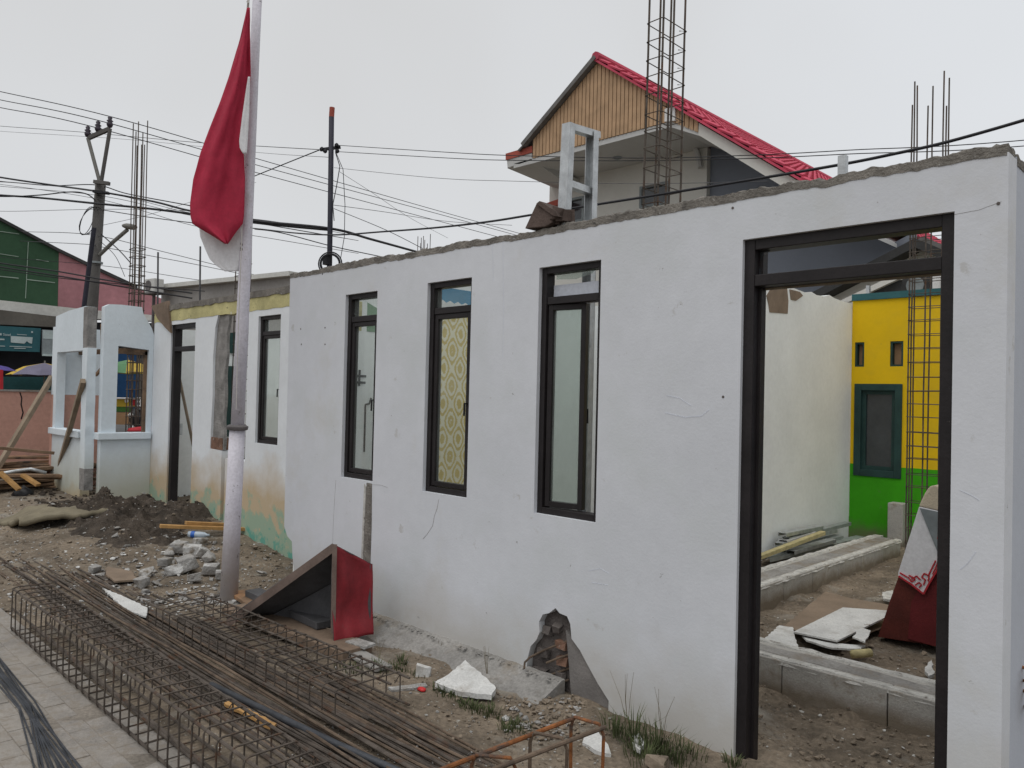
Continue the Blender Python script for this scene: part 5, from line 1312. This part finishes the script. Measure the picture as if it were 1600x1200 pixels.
B().prism(pxx([(67, 553), (100, 555), (100, 557.5), (66.5, 556)], -27.15), (-.06, 0, 0)).build('bottom_rail', 'signlite', s2)
def umbrella(label, u, v, X, rpx, hpx, cols, polepx=60):
    c = onx(u, v, X); s = (c - CAM).dot(_F) / FPX; R_ = rpx * s; hh = hpx * s
    um = thing('market_umbrella', label, 'umbrella', (c.x, c.y, 0))
    n = 8; rim = [Vector((c.x + R_ * math.cos(2 * math.pi * (k + .5) / n), c.y + R_ * math.sin(2 * math.pi * (k + .5) / n), c.z - hh)) for k in range(n)]
    for k in range(n):
        a, b_ = rim[k], rim[(k + 1) % n]; m1 = c.lerp(a, .55) + ZV * hh * .22; m2 = c.lerp(b_, .55) + ZV * hh * .22
        b = B().add([c, m1, m2, a, b_, (a + b_) / 2 - ZV * -.0 + (c - (a + b_) / 2) * .06], [(0, 1, 2), (1, 3, 5, 2), (2, 5, 4)])
        o = b.build('canopy_panel', cols[k % len(cols)], um, recalc=False); md = o.modifiers.new('thick', 'SOLIDIFY'); md.thickness = .01
    B().tube([(c.x, c.y, .1), (c.x, c.y, c.z + .06)], .02, 6).build('pole', 'arm', um)
umbrella('yellow and violet market umbrella above the pink wall', 70, 567, -24, 52, 20, ['umby', 'umby', 'umbp', 'umbp'])
umbrella('yellow and green market umbrella seen through the booth window', 200, 562, -23, 46, 22, ['umby', 'umbg', 'umbg', 'umby'])
umbrella('violet market umbrella beside the yellow one above the pink wall', -4, 570, -22.5, 26, 9, ['violet'])
tag(B().prism(pxx([(-40, 588), (150, 590), (150, 640), (-40, 640)], -25), (-.1, 0, 0)).build('teal_tarp', 'tealtarp'), 'dark teal tarp screen below the umbrellas behind the pink wall', 'tarp')
tag(B().prism(pxx([(-3, 577), (5, 578), (5, 612), (-3, 612)], -22), (-.15, 0, 0)).build('red_banner', 'stallr'), 'small red and pink banner at the end of the pink wall', 'banner')
tag(B().prism(pxx([(176, 552), (216, 553), (216, 650), (176, 650)], -25.5), (-.1, 0, 0)).build('blue_tarp', 'bluetarp'), 'dark blue tarp screen seen through the booth window', 'tarp')
tag(B().prism(pxx([(212, 560), (262, 560), (262, 690), (212, 690)], -26), (-.2, 0, 0)).build('grey_shutter', 'slab'), 'grey shutter wall far behind the booth window', 'shutter')
stl = thing('food_stall', 'yellow and green snack stall with tan base seen through the booth window', 'stall', tuple(onx(200, 690, -20)))
B().prism(pxx([(176, 623), (212, 624), (212, 636), (176, 635)], -20), (-.6, 0, 0)).build('yellow_panel', 'stally', stl)
B().prism(pxx([(176, 635.3), (208, 636.3), (208, 644), (176, 643)], -20), (-.6, 0, 0)).build('green_panel', 'stallg', stl)
B().prism(pxx([(206, 623), (212, 623.5), (212, 634), (206, 633)], -19.98), (-.1, 0, 0)).build('red_panel', 'stallr', stl)
B().prism(pxx([(176, 644), (212, 645), (212, 664), (176, 663)], -19.95), (-.6, 0, 0)).build('tan_counter', 'cardboard', stl)
B().prism(pxx([(175, 621), (214, 622), (214, 624), (175, 623)], -19.9), (-.8, 0, 0)).build('pale_shelf', 'stallw', stl)
cc_ = onx(197.5, 626.5, -19.97)
B().lathe(cc_, (1, 0, 0), [(0, .045), (.012, .045)], 12).build('round_logo', 'stallw', stl)
cr_ = thing('bottle_rack', 'white wire rack of bottles beside the stall', 'rack', tuple(onx(214, 650, -19.6)))
rb2 = B()
for u in (212.5, 216, 219.5): rb2.tube([onx(u, 622, -19.6), onx(u, 690, -19.6)], .012, 5)
for v in (622, 628, 634, 640, 645): rb2.tube([onx(212.5, v, -19.6), onx(219.5, v, -19.6)], .010, 5)
rb2.build('rack_wires', 'stallw', cr_)
# parked motorbike
mb = onx(240, 660, -16.0)
mt = thing('motorcycle', 'black parked motorcycle with bright headlamp behind the booth window', 'motorcycle', (mb.x, mb.y, .2))
def mp(dy, dz_, dx=0): return Vector((mb.x + dx, mb.y + dy, .22 + dz_))
for dy in (-.55, .65):
    tw = B()
    pts = [mp(dy + .28 * math.cos(a), .30 + .28 * math.sin(a)) for a in [2 * math.pi * k / 20 for k in range(21)]]
    wh = B().tube(pts, .045, 6).build('tyre', 'black', mt)
    B().tube([mp(dy - .25, .3), mp(dy + .25, .3)], .012, 5).tube([mp(dy, .05), mp(dy, .55)], .012, 5).build('spokes', 'chrome', wh)
B().lump(mp(.05, .62), (.13, .5, .16), 3, 3, .15).build('body', 'black', mt, smooth=True)
B().lump(mp(.42, .86), (.13, .4, .06), 4, 3, .1).build('seat', 'black', mt, smooth=True)
B().lump(mp(-.18, .86), (.17, .26, .24), 8, 3, .2).build('fairing', 'black', mt, smooth=True)
B().lump(mp(-.02, .42), (.14, .22, .18), 5, 2, .2).build('engine', 'collar', mt)
B().tube([mp(-.55, .32), mp(-.38, .75), mp(-.30, 1.05)], .035, 6).build('front_fork', 'chrome', mt)
B().tube([mp(-.30, 1.05, -.33), mp(-.32, 1.08, 0), mp(-.30, 1.05, .33)], .018, 6).build('handlebar', 'black', mt)
B().lump(mp(-.44, .95), (.07, .05, .055), 7, 2, .05).build('headlamp', 'lamp', mt, smooth=True)
B().lathe(mp(-.22, 1.25, .28), (1, 0, 0), [(0, .05), (.015, .05)], 10).build('mirror', 'lamp', mt)
B().tube([mp(-.28, 1.06, .28), mp(-.23, 1.24, .285)], .008, 5).build('mirror_stem', 'black', mt)
tag(B().lump(onx(238, 672, -13.0), (.12, .4, .06), 9, 3, .25).build('red_tarp_bundle', 'stallr', smooth=True), 'crumpled red tarp below the motorcycle behind the booth', 'tarp')
tag(B().box(-13.1, -12.9, onx(212, 672, -13).y - .1, onx(256, 672, -13).y + .3, .05, onx(240, 676, -13).z).build('low_block_wall', 'concrete'), 'low grey block wall carrying the red tarp behind the booth', 'wall')

# far grey roof wall behind the stained wall, AC unit, antenna rods
fw = thing('far_grey_wall', 'long grey brown wall with pale coping behind the stained wall', 'wall', (-16, 9, 0))
q = [att(252, 452, 20), att(460, 440, 17), att(460, 600, 17), att(252, 600, 20)]
for p in q[2:]: p.z = 0
q[1].z = q[0].z * .98 + .05
B().prism(q, (-.2, .2, 0)).build('block_wall', 'tank', fw)
B().beam(q[0] + ZV * .05, q[1] + ZV * .05, .3, .10).build('coping', 'canopy', fw)
ap_ = att(241, 447, 19.5)
ac = thing('air_conditioner', 'white air conditioner unit on the far grey wall behind the booth', 'air conditioner', tuple(ap_))
dd = (q[1] - q[0]).normalized(); dd.z = 0
B().beam(ap_ - dd * .22, ap_ + dd * .22, .25, .34).build('casing', 'acwhite', ac, bevel=.01)
nf = Vector((dd.y, -dd.x, 0))
B().lathe(ap_ + nf * .12 - dd * .05, nf, [(0, .13), (.02, .13), (.02, .11), (.01, .03)], 16).build('fan_grille', 'collar', ac)
B().beam(ap_ - ZV * .19 - dd * .3, ap_ - ZV * .19 + dd * .3, .3, .04).build('bracket', 'collar', ac)
B().beam(ap_ - ZV * .2, Vector((ap_.x, ap_.y, 0)), .06, .06).build('stand', 'collar', ac)
for k, (u, v0, v1, t) in enumerate([(247, 394, 700, 18.5), (313, 385, 700, 18.0)]):
    a, c = att(u, v0, t), att(u - 2, v1, t); c.z = 0
    tag(B().tube([c, a], .022, 6).build('antenna_rod', 'greycable'), ['thin antenna rod above the air conditioner', 'thin antenna rod left of the flag tip'][k], 'rod')

# ------------------------------------------------------------------ utility pole
TU = 21.0
ub = att(138, 500, TU); ub.z = 0
up0 = Vector((att(143, 480, TU).x, att(143, 480, TU).y, 0)); utop = att(157.5, 283, TU)
ul = att(144, 470, TU)
upd = (utop - ul).normalized(); base = utop - upd * (utop.z / upd.z)
upo = thing('utility_pole', 'dark concrete utility pole with crossarm insulators and a street lamp', 'utility pole', tuple(base))
B().tube([base, base.lerp(utop, .5), utop], [.18, .155, .13], 14).build('pole_shaft', 'upole', upo, smooth=True)
l0, l1 = att(137.5, 216, TU), att(172, 201, TU)
B().tube([utop - ZV * .12, l0], .05, 8).build('crossarm_brace', 'arm', upo); B().tube([utop - ZV * .12, l1], .05, 8).build('crossarm_brace', 'upole', upo)
B().beam(l0, l1, .09, .10).build('crossarm', 'upole', upo)
for u, v in ((137, 214), (153, 206), (171.5, 199)):
    p = att(u, v, TU); s_ = TU / FPX
    B().lathe(p, (0, 0, 1), [(0, 3 * s_), (3 * s_, 4.5 * s_), (6 * s_, 5 * s_), (8 * s_, 3 * s_), (10 * s_, 5 * s_), (12 * s_, 2.5 * s_), (15 * s_, 3.6 * s_), (17 * s_, 1.6 * s_)], 12).build('insulator', 'insul', upo, smooth=True)
B().beam(att(147, 284, TU - .2), att(171, 287, TU - .2), .1, .09).build('lower_bracket', 'upole', upo)
B().beam(att(146, 299, TU - .2), att(170, 302, TU - .2), .1, .07).build('cable_clamp', 'cable', upo)
la, lb_ = att(156, 398, TU - .1), att(199, 359, TU - .5)
lm = B().tube([la, la.lerp(lb_, .5) + ZV * .02, lb_], .05, 8).build('lamp_arm', 'arm', upo)
hd_ = B().lump(att(203, 354, TU - .5), (.10, .2, .08), 2, 2, .1); hd_.build('lamp_head', 'arm', lm, smooth=True)
B().lathe(att(150, 412, TU), (0, 0, 1), [(0, .17), (.05, .17)], 14).build('strap', 'signgrey', upo)
for k in range(3):
    c = att(136 + 3 * k, 345, TU - .2); pts = [c + Vector((.10 * math.sin(a), .28 * math.cos(a) * (.6 + .2 * k), .38 * math.sin(a + .5))) for a in [.35 * j for j in range(19)]]
    B().tube(pts, .010, 4).build('cable_loop', 'cable', upo)
dp0, dp1 = att(126, 520, TU - .6), att(147, 356, TU - .6); dd_ = (dp1 - dp0).normalized(); dpb = dp1 - dd_ * (dp1.z / dd_.z)
tag(B().tube([dpb, dp1], .06, 8).build('steel_pole', 'darkpipe'), 'thin dark steel pole leaning close beside the utility pole', 'pole')

# telecom pole behind the white wall
TT = 15.0
t0_, t1_ = att(515, 410, TT), att(519, 168, TT); base = Vector((t0_.x, t0_.y, 0))
tl = thing('telecom_pole', 'slim dark telecom pole with a red tip behind the white wall', 'pole', tuple(base))
B().tube([base, t0_, att(518, 183, TT)], .05, 10).build('pole_shaft', 'darkpipe', tl, smooth=True)
B().tube([att(518, 183, TT), att(519, 168, TT)], .05, 10).build('red_tip', 'eave', tl)
B().beam(att(500, 234, TT), att(532, 230, TT), .05, .05).build('bracket', 'cable', tl)
for u, v in ((503, 233), (508, 236), (526, 227), (527, 236)): B().lump(att(u, v, TT - .05), .05, 3, 1, .2).build('insulator', 'cable', tl)
for rr_ in (18, 15.5, 14):
    c = att(516, 412, TT - .1); s_ = TT / FPX
    B().tube([c + (_R * math.cos(a) + ZV * math.sin(a)) * rr_ * s_ for a in [2 * math.pi * k / 24 for k in range(25)]], .014, 5).build('cable_coil', 'cable', tl)
B().box(t0_.x - .09, t0_.x + .05, t0_.y - .1, t0_.y + .02, t0_.z - .05, t0_.z + .12).build('splice_box', 'cable', tl)
B().tube([att(524, 238, TT - .08), att(531, 260, TT - .08), att(526, 290, TT - .08), att(520, 320, TT - .08), att(522, 345, TT - .08)], .009, 5).build('drop_wire', 'cable', tl)
B().tube([att(524, 236, TT - .08), att(536, 265, TT - .08), att(539, 320, TT - .08), att(538, 370, TT - .08), att(532, 405, TT - .08)], .007, 5).build('drop_wire', 'cable', tl)

# ------------------------------------------------------------------ overhead cables (each a thing)
def smooth_pts(P, n=10):
    out_ = []
    for i in range(len(P) - 1):
        p0, p1, p2, p3 = P[max(i - 1, 0)], P[i], P[i + 1], P[min(i + 2, len(P) - 1)]
        for k in range(n):
            t = k / n
            out_.append(.5 * ((2 * p1) + (p2 - p0) * t + (2 * p0 - 5 * p1 + 4 * p2 - p3) * t * t + (3 * p1 - p0 - 3 * p2 + p3) * t ** 3))
    return out_ + [P[-1]]
CG = 'overhead cables'
def cable(pts, r, label, m='cable'):
    P = [att(u, v, t) for u, v, t in pts]
    tag(B().tube(smooth_pts(P), r, 5).build('overhead_cable', m), label, 'cable', CG)
HV = 'high power line running over the utility pole insulators'
cable([(-80, 125, 24), (0, 143, 23), (172, 182, TU), (398, 247, 25), (680, 328, 32), (860, 378, 38)], .012, HV)
cable([(-80, 138, 24), (0, 156, 23), (153, 188, TU), (398, 257, 25), (680, 333, 32), (860, 382, 38)], .012, HV)
cable([(-80, 150, 24), (0, 168, 23), (137, 196, TU), (398, 269, 25), (680, 344, 32), (860, 392, 38)], .012, HV)
LV = 'thin telephone line crossing the pale sky'
cable([(-80, 190, 26), (0, 197, 25), (135, 207, 23), (300, 222, 20), (398, 228, 18), (502, 234, TT)], .008, LV, 'greycable')
cable([(-80, 197, 30), (0, 205, 29), (200, 218, 26), (400, 238, 24), (518, 246, TT)], .006, LV, 'greycable')
cable([(398, 275, 17), (450, 254, 16), (505, 232, TT)], .011, LV)
cable([(528, 227, TT), (700, 238, 13), (800, 243, 11.5), (1000, 247, 10), (1160, 243, 9.5), (1320, 235, 9.2), (1700, 210, 9), (2800, 90, 9)], .006, 'upper of two thin lines crossing the red roofed house')
cable([(528, 237, TT), (700, 247, 13), (800, 250.5, 11.5), (1000, 251, 10), (1160, 248, 9.5), (1320, 241, 9.2), (1700, 220, 9), (2800, 110, 9)], .006, 'lower of two thin lines crossing the red roofed house')
cable([(522, 262, TT), (680, 278, 13), (800, 283, 12), (1000, 287, 10.5), (1200, 283, 10)], .004, LV, 'greycable')
cable([(530, 268, TT), (580, 300, 16), (640, 340, 18), (700, 372, 20)], .004, LV, 'greycable')
cable([(518, 320, TT), (600, 331, 17), (700, 346, 20), (800, 352, 22)], .006, LV, 'greycable')
cable([(522, 326, TT), (600, 358, 14), (660, 388, 13)], .006, LV)
LB = 'thick black low voltage bundle slung from the utility pole'
cable([(-80, 262, 24), (0, 277, 23), (80, 289, 22), (158, 300, TU - .2), (240, 315, 20), (300, 330, 19), (398, 345, 17), (515, 357, TT), (580, 374, 16), (660, 396, 18)], .026, LB)
cable([(-80, 285, 24), (0, 284, 23), (80, 290, 22), (150, 289, TU), (200, 303, 21), (300, 322, 19), (398, 343, 17), (515, 356, TT)], .014, LB)
cable([(-80, 298, 24), (0, 305, 23), (60, 309, 22.5), (150, 318, TU - .3), (250, 328, 20), (400, 348, 17), (515, 359, TT)], .03, LB)
cable([(-80, 301, 24), (0, 307, 23), (60, 305, 22.5), (110, 300, 22), (135, 303, 21.5), (148, 312, TU - .2)], .018, LB)
cable([(160, 328, TU), (230, 339, 20), (300, 348, 18), (398, 357, 15), (460, 364, 12), (524, 367, 10.5), (600, 362, 9.5), (680, 356, 8.5), (760, 347, 7.6), (830, 336, 7), (905, 324, 6.6), (1000, 309, 6.2), (1150, 285, 5.6), (1310, 258, 5.2), (1400, 240, 5.0), (1480, 222, 4.9), (1600, 188, 4.7), (1720, 150, 4.6), (2100, 10, 4.6), (2900, -320, 5)], .011, 'thick black cable sagging low across the house and above the wall top')
cable([(398, 358, 15), (440, 364, 15), (520, 385, 16), (600, 402, 17)], .010, LV)
LC = 'black cable running low in front of the green and pink building'
cable([(-80, 398, 18), (0, 411, 17.5), (90, 424, 17), (180, 440, 16.5), (300, 458, 16)], .016, LC)
cable([(-80, 404, 18), (0, 417, 17.5), (90, 431, 17), (180, 446, 16.5), (300, 466, 16)], .016, LC)
cable([(-80, 411, 18), (0, 421, 17.5), (90, 434, 17), (180, 443, 16.5), (320, 455, 16)], .010, LC)
cable([(-60, 358, 26), (40, 362, 25), (142, 367, TU), (250, 392, 22), (400, 430, 24)], .009, LV, 'greycable')
cable([(-60, 372, 26), (40, 377, 25), (140, 382, TU), (160, 386, TU), (300, 412, 22), (400, 433, 24)], .009, LV, 'greycable')
cable([(158, 366, TU), (185, 390, 20), (205, 412, 19)], .014, 'drop cable hanging from the utility pole to the rebar column')
cable([(158, 378, TU), (180, 400, 20.5), (195, 432, 20)], .008, 'thin drop wire curving down beside the street lamp')
for k_, (v0, v1, v2, v3) in enumerate([(283, 300, 333, 345), (291, 306, 337, 352), (330, 327, 330, 352), (402, 415, 436, 452), (288, 312, 352, 372)]):
    cable([(-80, v0 - 8, 24), (0, v0, 23), (158, v1, TU - .2), (300, v2, 20), (420, v3, 18), (560, v3 + 24, 20)], .007, LV, 'cable' if k_ % 2 else 'greycable')
cable([(160, 352, TU), (230, 336, 22), (300, 315, 24), (400, 285, 27)], .006, LV, 'greycable')

# ------------------------------------------------------------------ grass and stalks
def tuft(u, v, n, h, seed, label, spread=.08, m='grass'):
    rr = random.Random(seed); c = onz(u, v, 0); c.z = gz(c.x, c.y); b = B()
    if c.y > 3.38 and c.x > -6: c.y = 3.38
    for k in range(n):
        a = rr.uniform(0, 6.28); r = rr.uniform(0, spread); p = c + Vector((r * math.cos(a), r * math.sin(a) * .6, -.01)); hh = h * rr.uniform(.4, 1.1); ld = Vector((math.cos(a), math.sin(a), 0)) * hh * rr.uniform(.1, .7); s = Vector((-math.sin(a), math.cos(a), 0)) * .0028
        q1 = p + ld * .35 + ZV * hh * .6; q2 = p + ld + ZV * hh * rr.uniform(.75, 1)
        if q2.y > 3.45 and c.x > -6: q2.y = 3.45 - .0
        b.add([p - s, p + s, q1 + s * .8, q1 - s * .8, q2], [(0, 1, 2, 3), (3, 2, 4)])
    return tag(b.build('grass_tuft', m, recalc=False), label, 'grass', 'grass tufts along the wall foot')
GT = 'green grass tuft growing in the dirt along the white wall foot'
for k, (u, v, n, h, sp) in enumerate([(590, 1048, 70, .07, .10), (560, 1050, 45, .05, .10), (628, 1038, 40, .08, .06), (745, 1110, 80, .06, .12), (705, 1088, 50, .05, .10), (792, 1142, 50, .06, .07), (990, 1165, 90, .20, .10), (1030, 1180, 120, .16, .14), (960, 1150, 60, .12, .08), (1010, 1195, 90, .12, .14), (1060, 1195, 50, .1, .12), (1150, 1195, 40, .08, .06), (620, 1045, 60, .05, .08), (540, 1046, 60, .045, .12), (650, 1055, 50, .04, .1), (725, 1100, 90, .05, .12), (765, 1112, 80, .06, .12), (690, 1083, 60, .05, .1), (805, 1135, 70, .07, .1), (1075, 1180, 60, .09, .12)]):
    tuft(u, v, n, h, 20 + k, GT, sp)
for k, (u, v, h) in enumerate([(592, 1035, .16), (762, 1060, .2), (1040, 1150, .25), (985, 1130, .28), (705, 1015, .08)]):
    rr = random.Random(60 + k); c = onz(u, v, 0); c.y = min(c.y, 3.40); b = B()
    for j in range(3 + k % 2):
        d = Vector((rr.uniform(-.3, .3), rr.uniform(-.2, .05), 1)).normalized(); b.tube([c - ZV * .02, c + d * h * .5, c + d * h + Vector((rr.uniform(-.03, .03), 0, 0))], [.0018, .0014, .0008], 4)
    tag(b.build('dry_stalk', 'straw'), 'thin dry weed stalks sprouting at the white wall foot', 'weed', 'dry stalks along the wall foot')
